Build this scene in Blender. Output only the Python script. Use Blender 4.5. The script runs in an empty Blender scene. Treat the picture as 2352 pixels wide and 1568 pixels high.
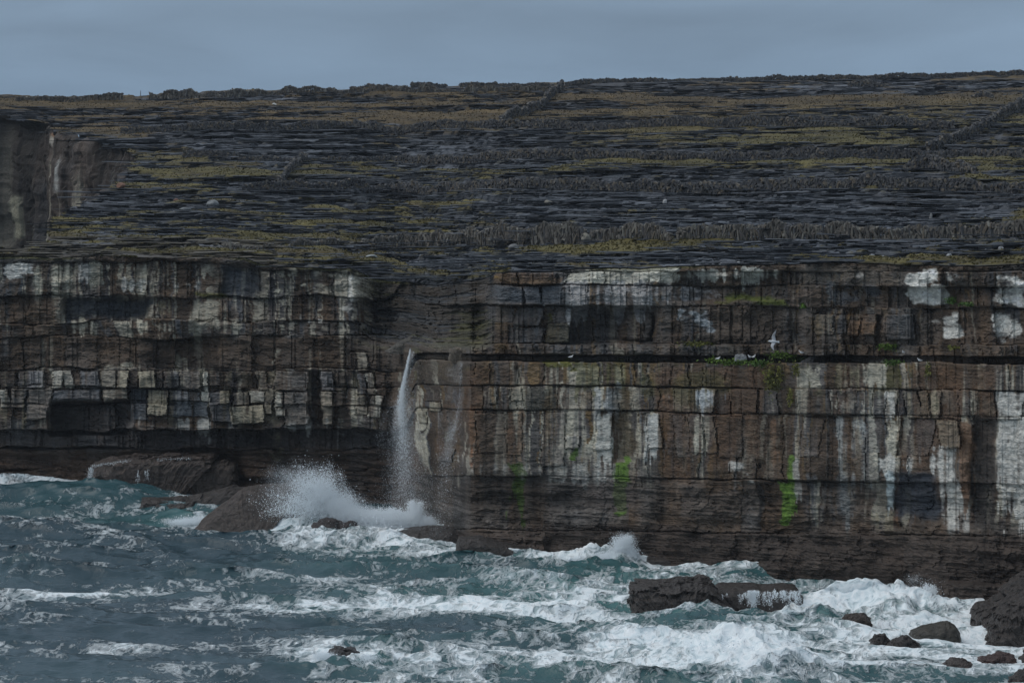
import bpy, math, random
import numpy as np
from mathutils import Matrix, Vector, Euler, noise as mnoise

SC = bpy.context.scene
COL = SC.collection
random.seed(7)
RNG = np.random.default_rng(7)

# ------------------------------------------------------------------ camera, sky, sun, exposure
H, F, CX, HY = 27.0, 8000.0, 1176.0, 250.0      # eye height (m), focal length and horizon of a 2352-wide frame
cam = bpy.data.cameras.new('camera')
cam.sensor_width = 36.0
cam.lens = 36.0 * F / 2352.0
cam.shift_y = -(784.0 - HY) / 2352.0
cam.clip_start, cam.clip_end = 1.0, 9000.0
cam_o = bpy.data.objects.new('camera', cam)
cam_o.location = (0, 0, H)
cam_o.rotation_euler = (math.radians(90), 0, 0)
COL.objects.link(cam_o)
SC.camera = cam_o

SUN_EL, SUN_AZ = math.radians(48), math.radians(268)   # from the left, raking along the cliff
w = bpy.data.worlds.new('World'); SC.world = w; w.use_nodes = True
nt = w.node_tree; nt.nodes.clear()
N = nt.nodes.new; L = nt.links.new
out = N('ShaderNodeOutputWorld'); bg = N('ShaderNodeBackground'); L(bg.outputs[0], out.inputs[0])
sky = N('ShaderNodeTexSky'); sky.sky_type = 'NISHITA'; sky.sun_disc = False
sky.sun_elevation = SUN_EL; sky.sun_rotation = SUN_AZ; sky.air_density = 1.5; sky.dust_density = 4.0
tc = N('ShaderNodeTexCoord'); sep = N('ShaderNodeSeparateXYZ'); L(tc.outputs['Generated'], sep.inputs[0])
ramp = N('ShaderNodeValToRGB')                    # overcast: dull blue at the horizon, brighter towards the zenith
ramp.color_ramp.elements[0].position = 0.0; ramp.color_ramp.elements[0].color = (2.12, 3.06, 4.24, 1)
e = ramp.color_ramp.elements[1]; e.position = 1.0; e.color = (6.0, 6.7, 7.5, 1)
L(sep.outputs['Z'], ramp.inputs[0])
mp = N('ShaderNodeMapping'); mp.inputs['Scale'].default_value = (7, 7, 34); L(tc.outputs['Generated'], mp.inputs[0])
cn = N('ShaderNodeTexNoise'); cn.inputs['Scale'].default_value = 1.5; cn.inputs['Detail'].default_value = 5; cn.inputs['Distortion'].default_value = .4
L(mp.outputs[0], cn.inputs['Vector'])
cr = N('ShaderNodeMapRange'); cr.inputs[1].default_value = .25; cr.inputs[2].default_value = .75; cr.inputs[3].default_value = .84; cr.inputs[4].default_value = 1.16
L(cn.outputs[0], cr.inputs[0])
mul = N('ShaderNodeMix'); mul.data_type = 'RGBA'; mul.blend_type = 'MULTIPLY'; mul.inputs[0].default_value = 1
L(ramp.outputs[0], mul.inputs[6]); L(cr.outputs[0], mul.inputs[7])
mx = N('ShaderNodeMix'); mx.data_type = 'RGBA'; mx.inputs[0].default_value = 0.9
L(sky.outputs[0], mx.inputs[6]); L(mul.outputs[2], mx.inputs[7]); L(mx.outputs[2], bg.inputs[0])
bg.inputs[1].default_value = 0.1
sun = bpy.data.lights.new('sun', 'SUN'); sun.energy = 1.1; sun.angle = math.radians(45); sun.color = (1, .98, .95)
sun_o = bpy.data.objects.new('sun', sun); COL.objects.link(sun_o)
sd = Vector((math.sin(SUN_AZ) * math.cos(SUN_EL), math.cos(SUN_AZ) * math.cos(SUN_EL), math.sin(SUN_EL)))
sun_o.rotation_euler = sd.to_track_quat('Z', 'Y').to_euler()
SC.cycles.use_denoising = True
vs = SC.view_settings; vs.view_transform = 'Standard'; vs.look = 'None'; vs.exposure = 0.0; vs.gamma = 1.0; vs.use_curve_mapping = False

# ------------------------------------------------------------------ helpers
def fbm(shape, ly, lx, beta=2.2, seed=0):
    """smooth random field (unit std) with outer scales ly, lx in grid cells"""
    r = np.random.default_rng(seed)
    n = r.standard_normal(shape)
    ky = np.fft.fftfreq(shape[0])[:, None] * 2 * math.pi; kx = np.fft.rfftfreq(shape[1])[None, :] * 2 * math.pi
    a = (1 + (ky * ly) ** 2 + (kx * lx) ** 2) ** (-beta / 2)
    a[0, 0] = 0
    f = np.fft.irfft2(np.fft.rfft2(n) * a, s=shape)
    return f / f.std()
def sst(a, b, x):
    t = np.clip((x - a) / (b - a), 0, 1); return t * t * (3 - 2 * t)
def lerp(a, b, t): return a + (b - a) * t
def pl(x, pts):
    return np.interp(x, [p[0] for p in pts], [p[1] for p in pts])
def ray(x, y, Y):
    return np.stack([(x - CX) / F * Y, Y + 0 * x, H - (y - HY) / F * Y], -1)
def seaY(y): return F * H / (np.maximum(y, HY + 60) - HY)

def mesh_raw(name, V, faces, cols=None, smooth=False, attrs=None):
    V = np.ascontiguousarray(V, np.float32).reshape(-1, 3); faces = np.ascontiguousarray(faces, np.int32); k = faces.shape[1]
    me = bpy.data.meshes.new(name)
    me.vertices.add(len(V)); me.vertices.foreach_set('co', V.ravel())
    me.loops.add(faces.size); me.loops.foreach_set('vertex_index', faces.ravel())
    me.polygons.add(len(faces)); me.polygons.foreach_set('loop_start', np.arange(0, faces.size, k, dtype=np.int32))
    me.polygons.foreach_set('use_smooth', np.full(len(faces), smooth))
    me.update(calc_edges=True)
    if cols is not None:
        c = np.ones((len(V), 4), np.float32); c[:, :3] = np.asarray(cols).reshape(-1, 3)
        me.color_attributes.new('Col', 'FLOAT_COLOR', 'POINT').data.foreach_set('color', c.ravel())
    for k_, v in (attrs or {}).items():
        me.attributes.new(k_, 'FLOAT', 'POINT').data.foreach_set('value', np.ascontiguousarray(v, np.float32).ravel())
    return me
def grid_faces(R, C):
    i = np.arange(R * C).reshape(R, C)
    return np.stack([i[:-1, :-1], i[1:, :-1], i[1:, 1:], i[:-1, 1:]], -1).reshape(-1, 4)
def sub_mesh(name, V, faces, cols, smooth=False, attrs=None):
    u, inv = np.unique(faces, return_inverse=True)
    return mesh_raw(name, V.reshape(-1, 3)[u], inv.reshape(faces.shape), cols.reshape(-1, 3)[u], smooth,
                    {k: v.ravel()[u] for k, v in (attrs or {}).items()})
def obj(name, data, mat=None, parent=None, label=None, cat=None, group=None, kind=None):
    o = bpy.data.objects.new(name, data); COL.objects.link(o)
    if mat and data is not None and not data.materials: data.materials.append(mat)
    if parent: o.parent = parent
    if label: o['label'] = label
    if cat: o['category'] = cat
    if group: o['group'] = group
    if kind: o['kind'] = kind
    return o

# ------------------------------------------------------------------ materials
def rock_mat(name, fine=6.0, bump=.6, rough=.75, var=.35, stretch=(1, 1, 1), dist=.05, spec=.3):
    m = bpy.data.materials.new(name); m.use_nodes = True; t = m.node_tree; n = t.nodes.new; l = t.links.new
    b = t.nodes['Principled BSDF']; b.inputs['Roughness'].default_value = rough; b.inputs['Specular IOR Level'].default_value = spec
    at = n('ShaderNodeAttribute'); at.attribute_name = 'Col'
    tc = n('ShaderNodeTexCoord'); mp = n('ShaderNodeMapping'); mp.inputs['Scale'].default_value = stretch
    l(tc.outputs['Object'], mp.inputs[0])
    no = n('ShaderNodeTexNoise'); no.inputs['Scale'].default_value = fine; no.inputs['Detail'].default_value = 6; no.inputs['Roughness'].default_value = .65
    l(mp.outputs[0], no.inputs['Vector'])
    mr = n('ShaderNodeMapRange'); mr.inputs[1].default_value = .3; mr.inputs[2].default_value = .7; mr.inputs[3].default_value = 1 - var; mr.inputs[4].default_value = 1 + var
    l(no.outputs[0], mr.inputs[0])
    mu = n('ShaderNodeMix'); mu.data_type = 'RGBA'; mu.blend_type = 'MULTIPLY'; mu.inputs[0].default_value = 1
    l(at.outputs['Color'], mu.inputs[6]); l(mr.outputs[0], mu.inputs[7]); l(mu.outputs[2], b.inputs['Base Color'])
    bu = n('ShaderNodeBump'); bu.inputs['Strength'].default_value = bump; bu.inputs['Distance'].default_value = dist
    l(no.outputs[0], bu.inputs['Height']); l(bu.outputs[0], b.inputs['Normal'])
    return m
M_CLIFF = rock_mat('cliff_rock', 3.2, .8, .7, .38, (1, 1, 1.6), .12)
M_PLAT = rock_mat('plateau_rock', 2.2, .7, .7, .45, (.6, .6, 7), .1, .12)
M_STONE = rock_mat('wall_stone', 5, .6, .75, .3)
M_WET = rock_mat('wet_rock', 2.6, 1.0, .36, .5, (1, 1, 1.4), .3, .5)

def plain_mat(name, col, rough=.8, sss=0):
    m = bpy.data.materials.new(name); m.use_nodes = True
    b = m.node_tree.nodes['Principled BSDF']; b.inputs['Base Color'].default_value = (*col, 1); b.inputs['Roughness'].default_value = rough
    b.inputs['Specular IOR Level'].default_value = .2
    return m
def attr_mat(name, rough=.8, trans=0):
    m = bpy.data.materials.new(name); m.use_nodes = True; t = m.node_tree
    b = t.nodes['Principled BSDF']; b.inputs['Roughness'].default_value = rough; b.inputs['Specular IOR Level'].default_value = .2
    at = t.nodes.new('ShaderNodeAttribute'); at.attribute_name = 'Col'; t.links.new(at.outputs['Color'], b.inputs['Base Color'])
    return m
M_GRASS = attr_mat('grass_blades')
M_LEAF = attr_mat('leaves', .6)
M_BIRD = attr_mat('plumage', .8)
M_SPRAY = plain_mat('spray', (.88, .93, .96), .6)

def sea_mat():
    m = bpy.data.materials.new('sea_water'); m.use_nodes = True; t = m.node_tree; n = t.nodes.new; l = t.links.new
    b = t.nodes['Principled BSDF']
    fo = n('ShaderNodeAttribute'); fo.attribute_name = 'foam'
    ae = n('ShaderNodeAttribute'); ae.attribute_name = 'aer'
    tc = n('ShaderNodeTexCoord')
    mp = n('ShaderNodeMapping'); mp.inputs['Scale'].default_value = (1, .75, 1); l(tc.outputs['Object'], mp.inputs[0])
    n1 = n('ShaderNodeTexNoise'); n1.inputs['Scale'].default_value = 1.5; n1.inputs['Detail'].default_value = 6; n1.inputs['Roughness'].default_value = .48; n1.inputs['Distortion'].default_value = 1.6
    l(mp.outputs[0], n1.inputs['Vector'])
    # foam amount + fine break-up -> coverage
    def math_(op, x, y=None, z=None):
        k = n('ShaderNodeMath'); k.operation = op
        for i_, q in enumerate((x, y, z)):
            if q is None: continue
            if isinstance(q, (int, float)): k.inputs[i_].default_value = q
            else: l(q, k.inputs[i_])
        return k.outputs[0]
    n3 = n('ShaderNodeTexNoise'); n3.inputs['Scale'].default_value = .55; n3.inputs['Detail'].default_value = 6; n3.inputs['Roughness'].default_value = .48; n3.inputs['Distortion'].default_value = 2.2
    l(mp.outputs[0], n3.inputs['Vector'])
    rid = math_('SUBTRACT', 1.0, math_('MULTIPLY', math_('ABSOLUTE', math_('SUBTRACT', n3.outputs[0], .5)), 8.0))     # thin winding lines
    rid2 = math_('SUBTRACT', 1.0, math_('MULTIPLY', math_('ABSOLUTE', math_('SUBTRACT', n1.outputs[0], .5)), 8.0))
    cl = n('ShaderNodeMapRange'); cl.inputs[1].default_value = .15; cl.inputs[2].default_value = .6; cl.inputs[3].default_value = 1.0; cl.inputs[4].default_value = .35; l(fo.outputs['Fac'], cl.inputs[0])
    amt = math_('MULTIPLY_ADD', cl.outputs[0], math_('ADD', math_('MULTIPLY', math_('MAXIMUM', rid, -.6), .28), math_('MULTIPLY', math_('MAXIMUM', rid2, -.6), .27)), fo.outputs['Fac'])
    thin = n('ShaderNodeMapRange'); thin.interpolation_type = 'SMOOTHSTEP'; thin.inputs[1].default_value = .16; thin.inputs[2].default_value = .46; l(amt, thin.inputs[0])
    thick = n('ShaderNodeMapRange'); thick.interpolation_type = 'SMOOTHSTEP'; thick.inputs[1].default_value = .42; thick.inputs[2].default_value = .72; l(amt, thick.inputs[0])
    cov = math_('ADD', math_('MULTIPLY', thin.outputs[0], .42), math_('MULTIPLY', thick.outputs[0], .58))
    class mr: outputs = [cov]
    deep = n('ShaderNodeMix'); deep.data_type = 'RGBA'; deep.inputs[6].default_value = (.018, .046, .061, 1); deep.inputs[7].default_value = (.062, .165, .163, 1)
    l(ae.outputs['Fac'], deep.inputs[0])
    fc = n('ShaderNodeMix'); fc.data_type = 'RGBA'; fc.inputs[6].default_value = (.64, .73, .76, 1); fc.inputs[7].default_value = (.88, .91, .92, 1)
    fr_ = n('ShaderNodeMapRange'); fr_.inputs[1].default_value = .38; fr_.inputs[2].default_value = .6; l(n1.outputs[0], fr_.inputs[0]); l(fr_.outputs[0], fc.inputs[0])
    cm = n('ShaderNodeMix'); cm.data_type = 'RGBA'; l(fc.outputs[2], cm.inputs[7])
    l(mr.outputs[0], cm.inputs[0]); l(deep.outputs[2], cm.inputs[6]); l(cm.outputs[2], b.inputs['Base Color'])
    rr = n('ShaderNodeMapRange'); rr.inputs[3].default_value = .10; rr.inputs[4].default_value = .85; l(mr.outputs[0], rr.inputs[0]); l(rr.outputs[0], b.inputs['Roughness'])
    b.inputs['IOR'].default_value = 1.33
    n2 = n('ShaderNodeTexNoise'); n2.inputs['Scale'].default_value = 3.2; n2.inputs['Detail'].default_value = 6; n2.inputs['Roughness'].default_value = .6
    m2 = n('ShaderNodeMapping'); m2.inputs['Scale'].default_value = (.8, 1.2, 1); l(tc.outputs['Object'], m2.inputs[0]); l(m2.outputs[0], n2.inputs['Vector'])
    bu = n('ShaderNodeBump'); bu.inputs['Strength'].default_value = .55; bu.inputs['Distance'].default_value = .12; l(n2.outputs[0], bu.inputs['Height'])
    b2 = n('ShaderNodeBump'); b2.inputs['Strength'].default_value = .9; b2.inputs['Distance'].default_value = .2; l(mr.outputs[0], b2.inputs['Height']); l(bu.outputs[0], b2.inputs['Normal'])
    l(b2.outputs[0], b.inputs['Normal'])
    return m
M_SEA = sea_mat()

# ------------------------------------------------------------------ sea cliff
XI = np.linspace(-330, 2680, 1120)
XS = np.concatenate([[-1600, -1200, -900, -700, -560, -430], XI, [2780, 2920, 3080, 3300, 3700]])
NC = len(XS); NR = 390
def Y0f(x): return pl(x, [(-1600, 275), (-330, 256), (0, 250), (450, 243), (900, 234), (960, 228), (1080, 216), (1400, 210), (1700, 203.5), (2050, 196), (2352, 189), (2680, 181), (3700, 160)])
def ytopf(x): return pl(x, [(-1600, 590), (0, 588), (560, 592), (600, 606), (640, 611), (800, 614), (860, 640), (1000, 652), (1110, 640), (1140, 626), (1270, 622), (1320, 616), (1800, 610), (1880, 604), (2100, 609), (2352, 608), (3700, 600)])
BEDS_L = [588, 606, 682, 738, 771, 850, 892, 930, 984, 1031, 1078, 1400]
BEDS_R = [618, 624, 655, 702, 790, 815, 831, 888, 945, 1098, 1222, 1600]
R_TILT = [0, 0, .004, .008, .004, .004, .004, .010, .013, .014, .010, 0]
yt = ytopf(XS) + np.interp(np.arange(NC), np.arange(NC), fbm((1, NC), 1, 25, 1.5, 3)[0]) * 1.6
yb = HY + F * H / (Y0f(XS) - 2) + 60
tr = np.linspace(0, 1, NR)[:, None]
Yg = yt[None] + (yb - yt)[None] * tr
Xg = np.broadcast_to(XS[None], Yg.shape).copy()
sh = Yg.shape
nA = fbm(sh, 10, 10, 2.0, 11); nB = fbm(sh, 30, 40, 2.4, 12); nC = fbm(sh, 4, 60, 1.6, 13); nD = fbm(sh, 80, 5, 1.7, 14)
nS = fbm(sh, 14, 20, 2.1, 18); nT = fbm(sh, 7, 12, 1.9, 19); nE = fbm(sh, 40, 10, 2.0, 15); nF = fbm(sh, 3, 4, 1.4, 16); nG = fbm(sh, 60, 90, 2.5, 17)
Xw = Xg + 3.5 * nA + 2 * nD; Yw = Yg + 1.8 * nA + 2.5 * nC * .5
sec = sst(925, 960, Xg + np.where(Yg < 800, (800 - Yg) * .25, 0))            # 0 left of the fall, 1 right
bedy = []
for i in range(12):
    yl = BEDS_L[i] + (ytopf(Xg) - 590) * (1 if i == 0 else (.6 if i == 1 else 0))
    yr = BEDS_R[i] + R_TILT[i] * (Xg - 1500) + ((ytopf(Xg) - 616) if i == 0 else 0)
    wob = fbm((1, NC), 1, 22, 1.6, 300 + i)[0][None]
    bedy.append(yl * (1 - sec) + yr * sec + (wob * (3.2 * (1 - sec) + .9 * sec) if i else 0))
bed = np.zeros(sh, int)
Yv = lerp(Yw, Yg + .9 * nA + .5 * nC, sec)
for i in range(1, 11): bed += (Yv > bedy[i])
# outward offset of each bed, by section
P_L = [.35, .15, -.55, .05, .20, .45, .25, .05, -1.6, -2.7, -2.6]
P_R = [.30, .25, .05, -.45, .15, -1.3, 1.0, .95, .85, .75, 1.5]
P = np.take(P_L, bed) * (1 - sec) + np.take(P_R, bed) * sec
for i in range(1, 11):
    P += np.where(bed == i, (.30 * fbm((1, NC), 1, 30, 1.8, 400 + i)[0] + .14 * (i < 9) * np.round(fbm((1, NC), 1, 9, 1.5, 430 + i)[0]))[None] * (1 - .55 * sec * ((i >= 6) & (i <= 8))), 0)
def box(x0, x1, y0, y1, s=4.0, X=None, Yy=None):
    X = Xw if X is None else X; Yy = Yw if Yy is None else Yy
    return sst(x0 - s, x0 + s, X) * (1 - sst(x1 - s, x1 + s, X)) * sst(y0 - s, y0 + s, Yy) * (1 - sst(y1 - s, y1 + s, Yy))
for (x0, x1, y0, y1, dp, s) in [
        (150, 345, 684, 730, -1.3, 6), (511, 590, 612, 684, -.8, 12), (0, 140, 690, 775, .35, 14),
        (-1600, 120, 930, 990, .2, 6), (118, 300, 921, 1000, -1.5, 6), (300, 600, 975, 1032, .5, 10), (600, 900, 932, 990, .25, 8),
        (-1600, 900, 1031, 1044, .5, 3), (560, 640, 1031, 1100, .8, 12), (708, 736, 852, 975, -.7, 3),
        (800, 862, 612, 690, .5, 8), (740, 800, 640, 770, .1, 8),
        (1310, 1505, 706, 788, -1.1, 5), (1431, 1498, 720, 783, .5, 5), (1552, 1815, 640, 690, -.55, 8), (1815, 1850, 620, 800, -.4, 8),
        (1880, 1990, 705, 722, -.5, 3), (2016, 2030, 720, 800, -.5, 3), (2160, 2180, 620, 700, -.5, 6), (2052, 2145, 1090, 1180, -.25, 4),
        (1412, 1451, 890, 1060, -.35, 10), (2196, 2232, 965, 1150, .3, 12), (2232, 2290, 960, 1200, -.45, 10), (1745, 1760, 1060, 1215, -.2, 4),
        (2150, 3700, 1338, 1500, 1.6, 6), (1040, 1250, 1232, 1400, .9, 8), (945, 1078, 1000, 1230, -.8, 20), (985, 1040, 1090, 1240, .0, 8)]:
    P += dp * box(x0, x1, y0, y1, s)
# gully above the fall: the face leans back as broken scree
gl = sst(800, 880, Xg) * (1 - sst(1090, 1150, Xg)) * (1 - sst(770, 815, Yg))
tq = np.clip((800 - Yg) / 150, 0, 1.3) * 8 + .4 * np.round(nS * 1.1) + .15 * nT + .45 * nC + .3 * nB; tq = np.floor(tq) + sst(.8, 1, tq - np.floor(tq))
P -= gl * (.8 + np.clip(tq, 0, 11) / 8 * 4.5)
lay = np.round((Yg + nC * 6 + nB * 5) / 9.0)
P += gl * .25 * np.sin(lay * 12.9898)
# explicit blocks that stand out one by one: x0, x1, y0, y1, offset, tone
BL = [(43, 101, 852, 891, .25, 'g'), (103, 119, 852, 891, .0, 'b'), (121, 144, 852, 891, .3, 'p'), (145, 167, 852, 891, .22, 'p'), (187, 231, 852, 891, .35, 'g'),
      (234, 265, 852, 890, .3, 't'), (267, 294, 852, 891, .42, 'y'), (296, 314, 852, 891, .0, 'b'), (316, 354, 852, 892, .36, 'y'), (356, 372, 852, 892, .0, 'b'),
      (374, 411, 852, 893, .3, 'g'), (412, 457, 852, 894, .36, 'h'), (464, 477, 852, 894, .3, 'p'), (479, 586, 852, 894, .1, 'b'),
      (589, 612, 852, 896, .3, 't'), (628, 708, 852, 897, .4, 'h'), (737, 766, 854, 897, .25, 'g'), (770, 792, 854, 897, .05, 'b'),
      (0, 40, 852, 892, .2, 'b'), (-60, -4, 852, 892, .3, 'g'), (-140, -64, 852, 892, .1, 'b'),
      (0, 22, 894, 935, .2, 'p'), (25, 60, 894, 936, .3, 'h'), (62, 112, 895, 962, .3, 'h'),
      (117, 232, 894, 921, .3, 'g'), (238, 293, 893, 918, .45, 't'), (298, 338, 893, 917, .1, 'u'), (340, 382, 895, 951, .5, 'y'), (384, 455, 896, 918, .25, 'g'),
      (300, 338, 920, 960, .0, 'u'), (384, 474, 921, 955, .05, 'u'), (457, 478, 896, 920, .3, 'p'), (480, 531, 900, 967, .4, 'g'),
      (505, 528, 897, 925, .5, 'y'), (534, 570, 900, 930, .35, 't'), (572, 608, 898, 925, .3, 'p'), (530, 606, 931, 972, .46, 'y'),
      (608, 626, 880, 950, .25, 't'), (630, 650, 900, 935, .35, 'p'), (632, 655, 936, 955, .4, 'p'), (652, 708, 899, 976, .4, 'h'),
      (737, 764, 899, 975, .4, 't'), (800, 816, 806, 852, .2, 'b'), (819, 842, 808, 852, .25, 't'), (819, 838, 858, 905, .2, 'g'), (840, 860, 856, 905, .3, 'p'),
      (846, 876, 907, 957, .4, 'p'), (815, 842, 908, 952, .3, 't'), (862, 885, 860, 905, .1, 'b'), (770, 796, 900, 960, .1, 'b'),
      (961, 980, 942, 970, .25, 'y'), (988, 1011, 922, 944, .3, 'y'), (1014, 1043, 1029, 1060, .3, 'g'), (980, 1012, 884, 920, .1, 'b'),
      (1119, 1140, 890, 924, .1, 't'), (1172, 1198, 889, 919, .2, 'y'), (1142, 1170, 889, 942, .0, 'b'), (1200, 1280, 889, 942, .05, 'm'), (1282, 1358, 890, 943, .1, 'h'),
      (1361, 1420, 890, 944, .2, 'g'), (1455, 1500, 890, 944, .1, 'b'), (1552, 1604, 892, 947, .1, 'm'), (1607, 1638, 893, 948, .12, 'p'), (1642, 1674, 893, 950, -.15, 'u'),
      (1676, 1735, 893, 950, .12, 'b'), (1740, 1782, 894, 950, .05, 'g'), (1830, 1905, 894, 954, .15, 'b'), (1927, 1960, 896, 956, .0, 'u'), (1962, 2004, 896, 950, -.05, 'u'),
      (2006, 2034, 896, 956, .05, 'u'), (2036, 2060, 896, 958, .15, 'p'), (2062, 2078, 896, 958, .1, 'b'), (2080, 2110, 897, 960, .2, 't'), (2112, 2134, 897, 960, .15, 'y'),
      (2136, 2160, 897, 960, .2, 't'), (2162, 2200, 897, 960, .1, 'b'), (2236, 2284, 898, 962, .1, 'b'), (2290, 2352, 898, 962, .2, 'g'),
      (1841, 1888, 958, 1050, .1, 'g'), (2153, 2202, 964, 1028, .35, 'y'), (1095, 1160, 948, 1040, .1, 'b'), (1164, 1197, 946, 1046, .15, 'o'), (1200, 1240, 947, 1060, .05, 'b'),
      (1245, 1300, 948, 1070, .1, 'h'), (1369, 1405, 949, 1034, .1, 'p'), (1490, 1522, 950, 1030, .15, 'p'), (1300, 1330, 1000, 1030, .2, 'g'),
      (1552, 1580, 952, 1050, .05, 'g'), (1583, 1612, 953, 1040, .12, 'g'), (1614, 1640, 953, 1040, .08, 't'), (1645, 1700, 954, 1050, .05, 'b'),
      (1927, 1955, 960, 1050, .0, 'g'), (1990, 2034, 960, 1040, .0, 'g'), (2064, 2140, 962, 1045, -.05, 'u'),
      (1872, 1915, 722, 770, .3, 't'), (1950, 1976, 735, 772, .3, 'o'), (1980, 2014, 722, 770, .35, 'o'), (1918, 1946, 722, 768, .15, 'u'), (2035, 2100, 722, 780, .2, 'u'),
      (1131, 1200, 656, 700, .2, 'u'), (1203, 1240, 656, 700, .25, 'u'), (1243, 1290, 656, 700, .15, 'u'), (1120, 1178, 703, 740, .1, 'u'), (1181, 1246, 706, 748, .2, 'u'),
      (1120, 1165, 745, 788, .15, 'b'), (1168, 1250, 752, 788, .1, 'u'), (1255, 1308, 742, 788, .2, 'm'), (1150, 1185, 628, 652, .15, 'o'), (1190, 1275, 626, 652, .2, 'o')]
TONE = {'g': (.165, .165, .17), 'b': (.062, .047, .037), 'p': (.44, .42, .36), 't': (.28, .25, .20), 'y': (.35, .315, .235), 'h': (.20, .175, .15), 'u': (.09, .105, .12),
        'm': (.085, .075, .035), 'o': (.15, .09, .055)}
Xb = Xg + 1.4 * nA + 1.4 * nE + .7 * nF; Yb = Yg + .8 * nA + .4 * nF
BM = []; any_b = np.zeros(sh)
for k, (x0, x1, y0, y1, dp, tn) in enumerate(BL):
    r = random.Random(k)
    xx = Xb + r.uniform(-.22, .22) * (Yg - (y0 + y1) / 2); yy = Yb + r.uniform(-.06, .06) * (Xg - (x0 + x1) / 2) - 2.0 * np.clip(nT - .6, 0, 2) * (Yg > (y0 + y1) / 2)
    d = np.minimum(np.minimum(xx - x0, x1 - xx), np.minimum(yy - y0, y1 - yy)); BM.append(d.astype(np.float32)); any_b = np.maximum(any_b, d > 0)
calm = 1 - .85 * any_b
# random columns of every bed: offset and tone
cell_t = np.zeros(sh); cell_p = np.zeros(sh)
for i in range(11):
    r = np.random.default_rng(100 + i)
    lo, hi = ((16, 70) if 6 <= i <= 8 else (26, 110))
    xs = np.cumsum(r.uniform(lo, hi, 300)) - 1700
    m = bed == i
    xx = Xw + 5 * nE + r.uniform(-.15, .15) * (Yg - 900) * .3
    idx = np.searchsorted(xs, xx)
    ct = r.standard_normal(320); cp = r.uniform(-1, 1, 320)
    cell_t[m] = ct[idx][m]; cell_p[m] = cp[idx][m]
    d = np.minimum(np.abs(xx - xs[np.clip(idx - 1, 0, 299)]), np.abs(xx - xs[np.clip(idx, 0, 299)]))
    P -= np.where(m, .16 * (1 - sst(.4, 2.0, d)) * sst(.0, .6, nG + .6 * nB) * calm * (.3 if i >= 9 else 1), 0)
flat = (1 - .72 * ((bed >= 6) & (bed <= 8)) * sec) * calm
P -= .16 * ((bed >= 5) & (bed <= 7)) * (1 - sec) * (1 - any_b) * sst(845, 856, Yg)
P += cell_p * (.08 + .12 * flat) * calm * np.where(bed >= 9, .3, 1) + flat * .11 * np.round(nS * 1.1) + .06 * np.round(nT * 1.2) * (1 - .5 * (bed >= 6) * sec)
blk = np.full(sh, -1, int); blk_e = np.zeros(sh)
for k, (x0, x1, y0, y1, dp, tn) in enumerate(BL):
    r = random.Random(k)
    d = BM[k]; ins = d > 0
    blk[ins] = k
    P += np.where(ins, dp * 1.25 * sst(-.2, 1.4, d), 0) + r.uniform(-.003, .003) * (Xg - (x0 + x1) / 2) * ins - .08 * ((d > -1.6) & (d <= 0))
# bedding cracks, lamination, roughness
for i in range(1, 11):
    d = np.abs(Yv - bedy[i]); P -= (.5 if i >= 5 else .34) * (1 - sst(.4, 2.6, d)) * np.clip(.5 + .5 * np.tanh(1.4 * nG + .5 * nB + .3), 0, 1)
P += .028 * nC * (1 - .5 * (bed >= 6) * sec) + flat * .16 * nB + flat * .05 * nA + .022 * nF + .05 * np.sin(np.round((Yg + 5 * nB + 2 * nA) / 7.5) * 7.77) * (bed <= 4) * sst(-.4, .8, nG)
P = np.where(bed >= 9, P + .08 * nA + .12 * nB + .05 * nC + .05 * np.sin(np.round((Yg + 4 * nB + 3 * nG) / 11) * 7.77), P)
Yf = Y0f(Xg) - P
V = ray(Xg, Yg, Yf)
# colours
S1 = fbm(sh, 70, 3, 1.8, 21); S2 = fbm(sh, 110, 9, 2.0, 22); B1 = fbm(sh, 9, 13, 1.8, 23); B2 = fbm(sh, 26, 34, 2.0, 24); B3 = fbm(sh, 5, 5, 1.5, 25)
def C(*c): return np.array(c, float)
BROWN, GREY, BLUE, PALE, WHITE, TAN, ORANGE, GREEN, MOSS, DARK = C(.086, .058, .038), C(.125, .120, .115), C(.070, .082, .096), C(.58, .545, .44), C(.70, .69, .64), C(.29, .255, .175), C(.16, .088, .048), C(.105, .185, .030), C(.10, .095, .03), C(.022, .022, .024)
mixb = np.clip(.38 + .22 * cell_t + .18 * S2 + .15 * B2, 0, 1)[..., None]
col = (BROWN * (1 - mixb) + GREY * mixb) * (1 + .16 * np.tanh(nS))[..., None] * .92
col *= (1 + .25 * np.clip(B1, -2, 2) + .18 * np.clip(S1, -2, 2))[..., None].clip(.35, 1.9)
def put(c, mask): 
    global col
    mask = np.clip(mask, 0, 1)[..., None]; col = col * (1 - mask) + c * (1 + .12 * B3[..., None].clip(-2, 2)) * mask
OCHRE = C(.19, .122, .05)
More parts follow.
